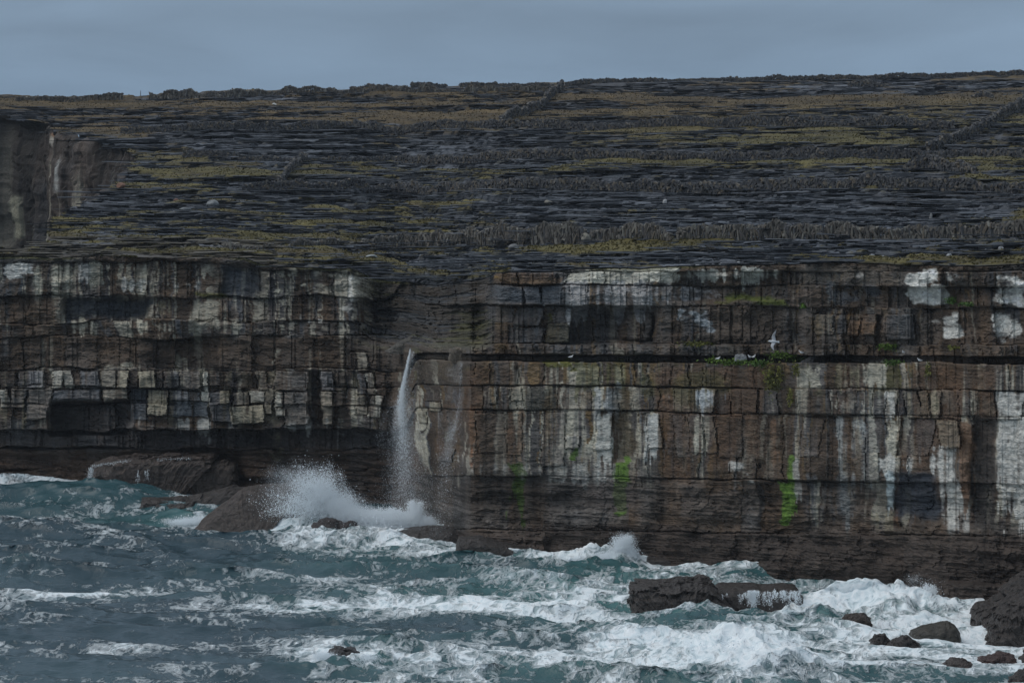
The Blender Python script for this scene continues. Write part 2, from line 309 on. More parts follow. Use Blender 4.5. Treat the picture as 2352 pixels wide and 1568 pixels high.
def stripes(mask, seed, mean, pal, probs, amt=.85):
    r = np.random.default_rng(seed); xs = np.cumsum(np.maximum(2.6, r.exponential(mean * .62, 1500))) - 1700
    idx = np.searchsorted(xs, Xg + 2.5 * nA + 6 * nE + 3 * nD); pk = r.choice(len(pal), 1505, p=np.array(probs) / sum(probs))
    tone = np.array(pal)[pk] * r.uniform(.75, 1.25, (1505, 1)); al = r.uniform(.6, 1, 1505)
    fr = np.zeros(sh)
    for i in range(11): fr = np.where(bed == i, (Yg - bedy[i]) / np.maximum(bedy[i + 1] - bedy[i], 1), fr)
    ln_ = r.uniform(.35, 1.7, 1505); st_ = np.where(r.random(1505) < .25, r.uniform(0, .5, 1505), -1)
    al2 = (1 - sst(ln_[idx] - .12, ln_[idx] + .12, fr + .10 * S1)) * sst(st_[idx] - .1, st_[idx] + .1, fr + .1 * S1)
    put(tone[idx], mask * amt * al[idx] * al2 * np.clip(.88 + .3 * S2 + .2 * nE, .2, 1))
right = sec > .5; left = ~right
stripes((bed == 6) * right, 1, 10, [BROWN, OCHRE, GREY, PALE, DARK * 1.5, MOSS], [.36, .2, .10, .18, .14, .1])
stripes((bed == 7) * right, 2, 11, [BROWN, OCHRE, GREY, PALE, BLUE * 1.3, GREY * 1.6], [.30, .18, .12, .27, .10, .06])
stripes((bed == 8) * right * (1 - .6 * sst(1030, 1095, Yg)), 3, 9, [BROWN, OCHRE * .9, GREY, PALE, BLUE * 1.4, GREY * 1.7], [.30, .16, .13, .30, .06, .08])
stripes((bed == 9) * right * sst(1800, 1900, Xg) * (1 - sst(1180, 1225, Yg)), 4, 8, [BROWN * .8, GREY, PALE * .8, BLUE, ORANGE], [.3, .25, .2, .15, .1])
stripes((bed >= 1) * (bed <= 2) * left, 5, 8, [BROWN, GREY, PALE * .7, BLUE, DARK * 2], [.34, .12, .26, .1, .18], .8)
stripes((bed == 3) * left, 6, 7, [BROWN, GREY, PALE * .8, BLUE], [.4, .2, .25, .15], .7)
stripes((bed >= 5) * (bed <= 7) * left, 7, 12, [BROWN, GREY * 1.1, PALE * .7, TAN * .7, DARK * 2], [.48, .2, .1, .1, .12], .85)
stripes((bed >= 1) * (bed <= 4) * right, 8, 9, [BROWN, GREY, PALE * .6, BLUE, OCHRE], [.4, .2, .08, .2, .12], .55)
# general pale run-off streaks on the lower right face and the left courses
zr = sec * sst(835, 850, Yg) * (1 - sst(1040, 1120, Yg + 25 * nA))
put(PALE, zr * sst(.75, 1.5, S1 * .8 + S2 * .75 + .25 * cell_t) * .55); put(ORANGE * .75, zr * sst(.5, 1.3, -S2 + .5 * B2) * .55); put(MOSS * .8, zr * sst(.9, 1.5, B2 + .4 * S2) * (1 - sst(900, 960, Yg)) * .5)
put(PALE, (1 - sec) * sst(612, 622, Yg) * (1 - sst(960, 990, Yg)) * sst(1.05, 1.7, S1 * .8 + .6 * S2 + .3 * B2) * .5)
put(BROWN * .85, (1 - sec) * sst(772, 780, Yg) * (1 - sst(842, 850, Yg)) * .65 * sst(-1, .3, S2))
for k, (x0, x1, y0, y1, dp, tn) in enumerate(BL):
    r = random.Random(k + 50)
    a = (blk == k) * (.80 + .12 * np.tanh(S2)) * (1 if x1 < 1020 else .5 if y1 < 830 else .38)
    c = np.array(TONE[tn]) * r.uniform(.85, 1.12)
    put(c * (1 + .16 * S1[..., None].clip(-2, 2)), a * (1 - .75 * sst(.55, 1.3, -S1 + .4 * B2)))
def patch(x0, x1, y0, y1, c, amt, kind='b', thr=0.0, s=7.0):
    m = box(x0, x1, y0, y1, s * 1.5, Xw + 4 * nB + 4 * nT, Yw + 4 * nS + 3 * nT)
    if kind == 's': m = box(x0, x1, y0, y1, s * 1.2, Xw + 3 * nB + 5 * nE, np.where(Yg > (y0 + y1) / 2, np.maximum(Yg - (y1 - y0) * (.28 * S1 + .22 * S2), (y0 + y1) / 2), Yg + 3 * S1))
    n = {'b': B1 * .7 + B2 * .5 + .35 * B3, 's': S1 * .8 + S2 * .5 + .2 * B3, 'f': 9 + 0 * S1}[kind]
    if kind == 'f': put(c, m * amt); return
    put(c, amt * sst(.40, .64, m * (.57 - .23 * thr) + .22 * n * sst(.02, .5, m)))
W, Pp = WHITE, PALE
for a in [(14, 80, 607, 640, W, .8, 'b', -.3), (172, 228, 607, 640, W * .8, .7, 's', 0), (318, 392, 607, 664, PALE, .8, 's', 0), (80, 170, 612, 675, PALE, .6, 's', .4), (250, 432, 640, 662, W * .8, .7, 's', .4),
          (437, 457, 639, 667, W * .8, .7, 'b', 0), (607, 682, 610, 634, PALE, .75, 'b', -.2), (614, 642, 652, 679, PALE, .9, 'b', -.3), (679, 708, 643, 679, PALE, .8, 'b', 0), (720, 800, 614, 680, PALE * .8, .5, 'b', .6),
          (690, 742, 736, 741, W, .8, 's', -.5, 2), (690, 700, 705, 740, W * .8, .6, 'b', 0), (788, 818, 618, 686, W, .8, 'b', .1), (803, 860, 612, 680, PALE * .8, .8, 'b', -.6), (760, 804, 735, 765, W * .8, .8, 'b', .4), (770, 800, 690, 735, W * .7, .6, 'b', .7),
          (152, 342, 683, 728, BLUE * .8, .9, 'f', 0), (511, 588, 611, 683, BLUE, .7, 'f', 0), (351, 392, 686, 734, TAN, .8, 's', -.1), (156, 228, 732, 762, PALE, .75, 's', -.1), (306, 392, 736, 768, PALE, .75, 's', 0), (440, 520, 695, 740, PALE * .7, .6, 's', .5),
          (495, 588, 734, 760, PALE * .8, .6, 's', .1), (0, 28, 690, 760, PALE * .7, .6, 's', .4), (31, 140, 683, 776, BROWN * 1.1, .85, 'f', 0), (441, 520, 675, 685, MOSS * 1.2, .95, 'f', 0, 3), (0, 18, 775, 815, GREY * 1.3, .8, 'f', 0),
          (565, 625, 795, 845, PALE * .8, .8, 's', .5), (628, 642, 795, 845, PALE * .7, .8, 'b', -.3), (400, 425, 810, 848, PALE * .6, .7, 's', .3), (230, 330, 828, 850, PALE * .7, .7, 'b', .7),
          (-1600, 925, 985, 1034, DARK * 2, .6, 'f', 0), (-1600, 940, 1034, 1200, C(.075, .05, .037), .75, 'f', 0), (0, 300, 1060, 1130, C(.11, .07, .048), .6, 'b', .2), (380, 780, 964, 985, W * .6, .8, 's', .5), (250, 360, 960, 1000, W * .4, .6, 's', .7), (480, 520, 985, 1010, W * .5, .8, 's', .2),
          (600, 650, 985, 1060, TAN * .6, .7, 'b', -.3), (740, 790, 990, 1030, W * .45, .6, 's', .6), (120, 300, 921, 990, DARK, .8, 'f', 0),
          (965, 1075, 812, 880, C(.075, .06, .045), .8, 'f', 0), (985, 1065, 830, 880, GREY * 1.4, .5, 'b', .6), (945, 985, 800, 860, MOSS * .7, .7, 'b', 0), (960, 1045, 880, 1030, GREY * 1.2, .35, 's', .6), (1047, 1068, 1028, 1062, W, .8, 's', .1), (1068, 1096, 930, 1035, ORANGE, .85, 's', -.6),
          (1084, 1096, 1030, 1075, C(.26, .13, .07), .8, 's', -.2), (1164, 1198, 938, 1046, ORANGE * .9, .7, 's', -.6), (1110, 1160, 1080, 1095, W * .7, .8, 'b', .1), (1128, 1190, 940, 1060, BROWN, .4, 'f', 0),
          (1283, 1552, 618, 651, C(.58, .56, .48), .95, 'b', -1.1, 4), (1552, 1796, 617, 650, C(.50, .50, .45), .9, 's', -.5, 4), (1291, 1560, 651, 698, C(.42, .42, .42), .7, 's', .25), (1560, 1700, 651, 690, C(.4, .42, .44), .6, 'b', .9), (1131, 1291, 654, 701, BLUE * 1.1, .8, 'f', 0),
          (1119, 1283, 619, 652, C(.13, .085, .05), .8, 'b', -.6), (1115, 1150, 626, 640, C(.2, .12, .03), .9, 'b', -.5), (1334, 1432, 706, 788, DARK * 1.3, .6, 'f', 0), (1252, 1273, 720, 748, C(.13, .12, .02), .8, 'b', 0), (1225, 1290, 700, 716, GREY * 2, .7, 'b', 0), (1256, 1320, 826, 856, C(.12, .12, .025), .85, 'b', 0), (1320, 1440, 832, 884, C(.10, .10, .03), .6, 's', .4),  # the DARK fill paints the overhang's shadow into the recess colour
          (1361, 1421, 889, 945, C(.42, .43, .42), .75, 's', -.2), (1369, 1406, 946, 1036, C(.5, .5, .46), .85, 's', -.6), (1412, 1452, 892, 1055, C(.075, .055, .03), .85, 'f', 0), (1414, 1440, 1060, 1180, GREEN, .95, 'b', -1.5, 4), (1428, 1450, 1046, 1120, GREEN * 1.1, .9, 'b', -1.2, 4), (1448, 1466, 1040, 1066, GREEN, .8, 'b', .1), (1162, 1198, 1062, 1170, GREEN * .5, .85, 's', -1),
          (1314, 1330, 1024, 1062, GREEN * .9, .9, 'b', -.4, 4), (1490, 1523, 947, 1030, C(.5, .5, .47), .9, 's', -.5), (1508, 1526, 890, 946, ORANGE * 1.5, .8, 's', -.3), (1527, 1550, 890, 946, W * .85, .85, 's', -.3), (1545, 1600, 1000, 1060, W * .7, .6, 's', .5), (1600, 1632, 893, 948, C(.5, .53, .55), .8, 's', -.2), (1642, 1675, 893, 950, C(.36, .42, .46), .6, 's', .1),
          (1583, 1640, 955, 1036, PALE * .8, .7, 's', -.1), (1640, 1700, 1000, 1100, GREY * 1.3, .6, 's', 0), (1677, 1748, 1056, 1120, W * .8, .7, 'b', .25), (1748, 1790, 960, 1060, ORANGE, .6, 's', .1), (1797, 1822, 1050, 1130, GREEN * 1.05, .9, 's', -.3, 4), (1793, 1818, 1110, 1212, GREEN * 1.1, .97, 'b', -1.8, 3), (1818, 1834, 1060, 1120, W * .6, .6, 's', .2), (1795, 1815, 885, 960, C(.12, .10, .03), .8, 'b', -.3),
          (1962, 1994, 615, 646, W * .9, .85, 'b', -.2), (2075, 2155, 615, 648, W, .92, 'b', -.7), (2087, 2178, 646, 694, W, .92, 'b', -.5), (2172, 2225, 622, 648, W * .8, .8, 'b', -.3), (2288, 2700, 617, 702, W, .93, 'b', -.8), (2157, 2213, 718, 788, W * .9, .9, 'b', -.5), (2288, 2350, 712, 792, W * .95, .9, 'b', -.4), (2130, 2160, 712, 750, W * .6, .7, 'b', .1),
          (1552, 1632, 718, 764, C(.45, .48, .50), .8, 'b', -.1), (1635, 1800, 705, 790, C(.075, .058, .045), .8, 'f', 0), (1900, 2030, 640, 700, BLUE * 1.5, .55, 'b', -.2), (1950, 2024, 732, 768, C(.20, .12, .065), .5, 'b', .2), (1872, 1916, 720, 770, C(.2, .14, .07), .6, 's', 0), (1850, 2075, 612, 655, C(.11, .10, .085), .6, 'f', 0),
          (1669, 1816, 689, 702, C(.11, .13, .025), .95, 'f', 0, 3), (1640, 1680, 694, 704, MOSS, .8, 'b', -.3, 3), (1555, 1635, 778, 800, MOSS, .8, 'b', 0), (2016, 2068, 788, 806, GREEN * .7, .8, 'b', 0), (2172, 2198, 680, 702, GREEN * .6, .8, 'b', 0), (2200, 2250, 692, 704, GREEN * .6, .8, 'b', 0), (1755, 1790, 832, 898, C(.11, .12, .03), .8, 'b', -.1),
          (1985, 2042, 833, 878, C(.40, .38, .31), .75, 's', -.1), (1900, 1980, 835, 890, C(.2, .18, .12), .6, 's', .2), (1908, 1922, 900, 956, W * .8, .85, 's', -.6), (2032, 2060, 896, 958, W * .85, .85, 's', -.1), (2079, 2160, 897, 958, TAN, .6, 's', .1), (2286, 2400, 898, 962, W * .8, .8, 's', 0), (2352, 2700, 960, 1200, W * .7, .7, 's', .2),
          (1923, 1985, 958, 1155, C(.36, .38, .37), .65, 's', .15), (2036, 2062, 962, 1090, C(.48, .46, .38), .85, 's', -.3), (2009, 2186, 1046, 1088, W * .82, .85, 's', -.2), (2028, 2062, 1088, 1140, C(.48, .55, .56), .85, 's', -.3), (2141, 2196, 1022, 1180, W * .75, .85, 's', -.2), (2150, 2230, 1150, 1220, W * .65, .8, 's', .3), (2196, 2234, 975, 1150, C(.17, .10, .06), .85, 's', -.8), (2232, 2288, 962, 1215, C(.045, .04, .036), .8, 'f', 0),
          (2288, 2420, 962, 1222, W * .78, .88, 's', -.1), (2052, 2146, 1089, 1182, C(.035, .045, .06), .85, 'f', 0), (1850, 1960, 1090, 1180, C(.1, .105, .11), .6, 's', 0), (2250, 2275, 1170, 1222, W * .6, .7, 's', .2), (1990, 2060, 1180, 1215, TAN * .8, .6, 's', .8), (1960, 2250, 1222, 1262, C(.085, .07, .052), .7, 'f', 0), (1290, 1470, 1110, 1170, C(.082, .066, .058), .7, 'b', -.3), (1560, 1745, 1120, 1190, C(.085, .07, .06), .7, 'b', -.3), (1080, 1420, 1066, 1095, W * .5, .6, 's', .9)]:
    patch(*a)
put(C(.05, .042, .034) * (1 + .35 * nC[..., None].clip(-2, 2)), gl * .75); put(C(.06, .056, .026), gl * sst(.1, .8, B2 + .3 * nC) * .7); put(C(.05, .058, .068), gl * sst(.5, 1.1, nC - .4 * B2) * .7); put(C(.10, .092, .03), gl * sst(1.0, 1.4, nC + .5 * B2) * .8)
# weed belt and splash zone above the water
base_y = np.where(sec > .5, 1205 + .012 * (Xg - 1500) + 8 * B2, 1250)
put(C(.043, .032, .026) * (1 + .22 * np.clip(B1, -2, 2))[..., None], sst(0, 26, Yg - base_y) * .9)
put(MOSS * .9, (1 - sst(2, 9, Yg - yt[None])) * sst(-.2, .6, B2) * .8)
col = np.clip(col, .008, .72)
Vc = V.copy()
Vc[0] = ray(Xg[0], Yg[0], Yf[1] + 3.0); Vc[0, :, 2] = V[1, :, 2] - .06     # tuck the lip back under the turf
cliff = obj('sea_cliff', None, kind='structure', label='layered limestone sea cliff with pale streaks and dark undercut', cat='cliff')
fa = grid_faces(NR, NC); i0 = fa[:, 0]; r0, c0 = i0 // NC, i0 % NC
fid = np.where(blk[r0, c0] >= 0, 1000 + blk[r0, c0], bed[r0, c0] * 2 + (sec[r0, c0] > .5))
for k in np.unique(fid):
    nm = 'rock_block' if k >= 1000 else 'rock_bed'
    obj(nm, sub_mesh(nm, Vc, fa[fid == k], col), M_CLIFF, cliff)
TOPY, TOPX = V[1, :, 1], V[1, :, 0]

# ------------------------------------------------------------------ plateau
PX = np.concatenate([[-1600, -1250, -950, -750, -600, -480], np.linspace(-360, 2720, 780), [2850, 3000, 3200, 3450, 3700]])
PN, PR, YEND = len(PX), 510, 470.0
YF = np.interp(PX, XS, TOPY) + .02
ZF = H - (np.interp(PX, XS, yt) - .8 - HY) / F * YF
SKY = [(-1600, 214), (0, 219), (150, 224), (350, 220), (480, 210), (600, 209), (830, 203), (1000, 200), (1300, 193), (1700, 186), (2100, 175), (2352, 169), (2720, 162), (3700, 150)]
ZT = H - (pl(PX, SKY) - HY) / F * 400.0
tt = np.linspace(0, 1, PR)[:, None]
PY = YF[None] + (YEND - YF)[None] * tt ** 1.35
def base_z(x, Y):
    yf = np.interp(x, PX, YFs); zf = np.interp(x, PX, ZFs); zt = np.interp(x, PX, ZT)
    t = (Y - yf) / (400 - yf)
    return np.where(t < 1, zf + (zt - zf) * t, zt - (t - 1) * (t - 1) * 20)
ker = np.ones(41) / 41
YFs = np.convolve(np.pad(YF, 20, 'edge'), ker, 'valid'); ZFs = np.convolve(np.pad(ZF, 20, 'edge'), ker, 'valid')
gx = np.broadcast_to(PX[None], PY.shape)
zb = base_z(gx, PY)
edge = np.exp(-(PY - YF[None]) / 1.2)
zb = zb + (ZF - ZFs)[None] * edge
psh = PY.shape
q1 = fbm(psh, 30, 70, 2.4, 31); q2 = fbm(psh, 7, 26, 2.0, 32); q3 = fbm(psh, 2.5, 9, 1.7, 33); q4 = fbm(psh, 12, 60, 2.0, 34); q5 = fbm(psh, 3, 5, 1.5, 35)
q6 = fbm(psh, 3.2, 70, 2.0, 36); q7 = fbm(psh, 1.6, 36, 1.7, 37)
px_y = HY + F * (H - zb) / PY          # where that ground lies in frame rows: used to lay out the turf belts
def ground_Y(x, y):
    x = np.asarray(x, float); y = np.asarray(y, float)
    lo = np.interp(x, PX, YFs); hi = np.full_like(lo, 400.0)
    for _ in range(40):
        m = (lo + hi) / 2; yy = HY + F * (H - base_z(x, m)) / m
        up = yy > y; lo = np.where(up, m, lo); hi = np.where(up, hi, m)
    return (lo + hi) / 2
turf = .55 * q1 * .35 + .75 * q4 * .6 + .35 * q2
turf = turf - .38 + .25 * q6
TURF = [(-400, 330, 236, 16, 1.6), (-400, 300, 292, 14, 1.6), (300, 1250, 243, 9, 1.0), (1270, 2352, 232, 13, 1.1), (330, 690, 400, 16, 1.6), (690, 900, 395, 12, 1.3), (420, 640, 376, 8, .8), (850, 1350, 392, 6, .8),
        (1340, 2360, 371, 8, 1.7), (1300, 2150, 323, 9, 1.6), (2210, 2360, 325, 10, 1.5), (2190, 2360, 404, 8, 1.6), (1620, 1880, 402, 6, 1.0), (860, 1500, 560, 11, 1.7), (1500, 1900, 562, 8, .9), (1900, 2360, 572, 7, .9), (380, 860, 582, 9, 1.5),
        (620, 900, 605, 6, 1.4), (880, 1130, 628, 8, 1.1), (1310, 1680, 602, 10, 1.7), (1680, 1830, 606, 7, .9), (1830, 1960, 592, 8, 1.5), (1990, 2400, 598, 10, 1.5), (980, 1100, 470, 7, .7), (300, 560, 345, 8, .9), (1300, 2352, 265, 8, .6), (600, 1250, 275, 9, .6), (500, 860, 540, 8, .9), (900, 2000, 300, 10, .5), (2352, 3000, 500, 90, .4),
        (600, 2352, 460, 22, -.8), (700, 2352, 500, 12, -.5), (1300, 2352, 195, 10, -1.2), (500, 1250, 420, 10, -.9), (1000, 2352, 350, 8, -.7), (900, 1300, 585, 8, -.6), (1300, 2352, 415, 10, -.7), (100, 620, 480, 20, -.25)]
for (x0, x1, yc, hh, a) in TURF:
    turf += a * sst(x0 - 40, x0 + 40, gx + 25 * q2) * (1 - sst(x1 - 40, x1 + 40, gx + 25 * q2)) * np.exp(-((px_y + 3 * q2 - yc) / hh) ** 2)
gm = sst(-.1, .5, turf + .5 * q7 + .3 * q3 + .15 * q5)
# clints: the ground steps up in thin flat-topped ledges
hh = zb + .12 * q1 + .02 * q2
def steps(h, s, sharp=.3):
    f = h / s; k = np.floor(f); r = f - k
    return s * (k + sst(1 - sharp, 1, r))
st = .7 * steps(hh, .46, .05) + .3 * steps(hh + .03 * q2 + .02 * q3, .17, .12)
zr_ = st + .06 * np.round(q6 * 1.5) + .05 * np.round(q7 * 1.4) + .02 * q5
zg = zb + .1 * q1 + .05 * q2 + .03 * q3 + .03 * q5
PZ = zr_ * (1 - gm) + (zg + .05) * gm
PZ = lerp(PZ, zb, np.clip(edge * 1.0, 0, 1))
PZ[0] = ZF
rk = fbm(psh, 4, 16, 1.7, 41); rk2 = fbm(psh, 40, 120, 2.2, 42); rk3 = fbm(psh, 1.5, 4, 1.2, 43)
rcol = C(.062, .067, .077) * (1 + .38 * q7.clip(-2, 2) + .25 * rk.clip(-2, 2) + .2 * rk3.clip(-2, 2))[..., None].clip(.25, 2.2)
rcol = rcol * (1 - .35 * sst(.2, 1.2, rk2)[..., None]) + C(.042, .033, .024) * (.35 * sst(.2, 1.2, rk2))[..., None]
far = sst(300, 360, PY)[..., None]
gcol = (C(.080, .067, .024) * (1 - far) + C(.076, .053, .024) * far) * (1 + .22 * q3.clip(-2, 2) + .15 * rk3.clip(-2, 2))[..., None].clip(.3, 2)
gcol = gcol * (1 - .5 * sst(.2, 1.3, rk)[..., None]) + C(.066, .047, .026) * (.5 * sst(.2, 1.3, rk))[..., None]
lip = np.exp(-(PY - YF[None]) / 2.5)[..., None] * (gx < 700)[..., None]
rcol = rcol * (1 - .7 * lip) + C(.125, .108, .085) * .7 * lip
pcol = np.clip(rcol * (1 - gm[..., None]) + gcol * gm[..., None], .01, .6)
PV = np.stack([(gx - CX) / F * PY, PY, PZ], -1)
def surf(x, Y):
    """height of the finished ground at fan column x, depth Y"""
    x = np.atleast_1d(np.asarray(x, float)); Y = np.atleast_1d(np.asarray(Y, float))
    ci = np.clip(np.searchsorted(PX, x) - 1, 0, PN - 2); yf = np.interp(x, PX, YF)
    t = np.clip((Y - yf) / (YEND - yf), 0, 1) ** (1 / 1.35) * (PR - 1)
    ri = np.clip(t.astype(int), 0, PR - 2); a = t - ri; b = (x - PX[ci]) / (PX[ci + 1] - PX[ci])
    g = lambda A: (A[ri, ci] * (1 - b) + A[ri, ci + 1] * b) * (1 - a) + (A[ri + 1, ci] * (1 - b) + A[ri + 1, ci + 1] * b) * a
    return g(PZ), g(gm)
# inlet cut into the land on the left (rim as seen going round it)
RIM = [(-1590, 562), (0, 570), (104, 563), (112, 520), (125, 498), (190, 466), (240, 440), (268, 420), (285, 396), (300, 378), (318, 360), (290, 346), (272, 332), (215, 320), (122, 303), (101, 284), (40, 272), (0, 266), (-1590, 262)]
rx = np.array([p[0] for p in RIM], float); rY = ground_Y(rx, [p[1] for p in RIM])
def inside(X_, Y_, px, py):
    r = np.zeros(X_.shape, bool); j = len(px) - 1
    for i in range(len(px)):
        c = ((py[i] > Y_) != (py[j] > Y_)) & (X_ < (px[j] - px[i]) * (Y_ - py[i]) / (py[j] - py[i] + 1e-9) + px[i]); r ^= c; j = i
    return r
hole = inside(gx + 4 * q3, PY + .5 * q3, rx, rY)
pf = grid_faces(PR, PN); keep = ~(hole.ravel()[pf].any(1))
plateau = obj('plateau', sub_mesh('plateau', PV, pf[keep], pcol), M_PLAT, kind='structure', label='terraced limestone pavement with strips of turf above the cliff', cat='ground')
# walls of the inlet
dx, dY, acc = [], [], []
seg = []
for i in range(1, len(rx)):
    a = np.array([(rx[i - 1] - CX) / F * rY[i - 1], rY[i - 1]]); b = np.array([(rx[i] - CX) / F * rY[i], rY[i]])
    n_ = max(2, int(np.linalg.norm(b - a) / (.26 if rx[i] > -50 and rx[i - 1] > -50 else 2)))
    for k in range(n_): seg.append(a + (b - a) * k / n_)
seg = np.array(seg); n_s = len(seg)
tan = np.gradient(seg, axis=0); tan /= np.linalg.norm(tan, axis=1)[:, None] + 1e-9
nrm = np.stack([tan[:, 1], -tan[:, 0]], 1)          # towards the land
ztop = surf(seg[:, 0] / seg[:, 1] * F + CX, seg[:, 1])[0]
IR = 90
k_ = np.linspace(0, 1, IR)[:, None]
ish = (IR, n_s)
w1 = fbm(ish, 12, 14, 2, 51); w2 = fbm(ish, 2.5, 40, 1.6, 52); w3 = fbm(ish, 60, 3, 1.8, 53); w4 = fbm(ish, 50, 9, 2, 54); w5 = fbm(ish, 25, 30, 2, 55)
zz = ztop[None] + .02 + (-1.5 - ztop)[None] * k_
off = .35 - .05 * w2 - .4 * w5 - .16 * w1 - .3 * w4 - .22 * np.round(w4 * 1.2) - .12 * np.round(w1) + .06 * np.sin(np.round(zz / 1.6 + .3 * w5) * 5.1)
off = off * sst(0, .03, k_) + .5 * (1 - sst(0, .02, k_))
IV = np.stack([seg[:, 0][None] + nrm[:, 0][None] * off, seg[:, 1][None] + nrm[:, 1][None] * off, zz], -1)
icol = C(.066, .049, .039) * (1 + .4 * w4.clip(-2, 2) + .15 * w1.clip(-2, 2))[..., None].clip(.3, 2)
mk = (sst(.6, 1.3, w3 * .8 + w4 * .6) * sst(.12, .3, k_ + .05 * w3) * .75)[..., None]; icol = icol * (1 - mk) + C(.30, .28, .22) * mk
mk = (sst(.5, 1.0, -w4 + .3 * w3) * .7)[..., None]; icol = icol * (1 - mk) + C(.03, .026, .024) * mk
mk = (sst(.4, 1.3, w5) * .6)[..., None]; icol = icol * (1 - mk) + C(.06, .066, .075) * mk
ixD = np.broadcast_to((seg[:, 0] / seg[:, 1] * F + CX)[None], ish); iyD = HY + F * (H - zz) / seg[:, 1][None]
for (a0, a1, b0, b1, c_, am) in [(108, 124, 312, 332, C(.45, .42, .36), .7), (108, 128, 308, 314, C(.28, .14, .06), .9), (133, 141, 352, 420, C(.5, .5, .47), .85), (132, 144, 424, 440, C(.5, .5, .47), .8), (8, 30, 450, 545, C(.36, .34, .25), .75), (52, 78, 430, 560, C(.33, .31, .24), .7), (62, 72, 500, 560, C(.45, .44, .40), .8)]:
    mk = (sst(a0 - 3, a0 + 3, ixD + 3 * w1) * (1 - sst(a1 - 3, a1 + 3, ixD + 3 * w1)) * sst(b0 - 4, b0 + 4, iyD + 3 * w1) * (1 - sst(b1 - 4, b1 + 4, iyD + 3 * w1)) * (seg[:, 1] > 300)[None] * am * sst(-.9, .1, w1 + w3))[..., None]
    icol = icol * (1 - mk) + c_ * mk
obj('inlet_cliff', mesh_raw('inlet_cliff', IV, grid_faces(IR, n_s), np.clip(.72 * icol * (1 + .25 * w3[..., None].clip(-2, 2)), .01, .7)), M_CLIFF, kind='structure', label='dark streaked cliff around the narrow inlet behind the headland', cat='cliff')

# ------------------------------------------------------------------ stones: shared little meshes
def stone_mesh(seed, taper=.75, n=6):
    r = random.Random(seed); v = []; f = []
    rings = [(-.5, .85), (-.2, 1.0), (.2, .95), (.5, taper)]
    for z, s in rings:
        for k in range(n):
            a = 2 * math.pi * (k + r.uniform(-.25, .25)) / n; q = s * r.uniform(.8, 1.1)
            v.append((.5 * q * math.cos(a), .5 * q * math.sin(a), z + r.uniform(-.06, .06)))
    for j in range(3):
        for k in range(n):
            a, b = j * n + k, j * n + (k + 1) % n; f += [(a, b, b + n), (a, b + n, a + n)]
    v.append((0, 0, -.52)); v.append((r.uniform(-.1, .1), r.uniform(-.1, .1), .56))
    for k in range(n): f += [(len(v) - 2, (k + 1) % n, k), (len(v) - 1, 3 * n + k, 3 * n + (k + 1) % n)]
    return np.array(v), np.array(f)
STV = [stone_mesh(i, .45 + .09 * (i % 6)) for i in range(10)]
ST_COL = [(.12, .112, .10), (.085, .085, .088), (.20, .19, .165), (.13, .11, .085), (.06, .06, .064), (.11, .10, .088), (.155, .142, .122), (.088, .082, .074)]
ST_ME = []
for i, (v, f) in enumerate(STV):
    for j, c in enumerate(ST_COL):
        k = np.ones((len(v), 3)) * np.array(c); ST_ME.append(mesh_raw('stone', v, f, k))
LOW = []
for i in range(10):
    r = random.Random(i + 70); v = np.array([[sx * r.uniform(.32, .55), sy * r.uniform(.32, .55), sz * r.uniform(.4, .52)] for sx in (-1, 1) for sy in (-1, 1) for sz in (-1, 1)])
    LOW.append((v, np.array([[0, 1, 3, 2], [4, 6, 7, 5], [0, 4, 5, 1], [2, 3, 7, 6], [0, 2, 6, 4], [1, 5, 7, 3]])))
class Heap:
    """many stones joined into one mesh"""
    def __init__(s): s.v, s.f, s.c, s.n = [], [], [], 0
    def add(s, M, i, c):
        v, f = LOW[i % 10]; m = np.array(M); s.v.append(v @ m[:3, :3].T + m[:3, 3]); s.f.append(f + s.n); s.n += len(v); s.c.append(np.ones((len(v), 3)) * np.array(c))
    def mesh(s, name): return mesh_raw(name, np.concatenate(s.v), np.concatenate(s.f), np.concatenate(s.c))
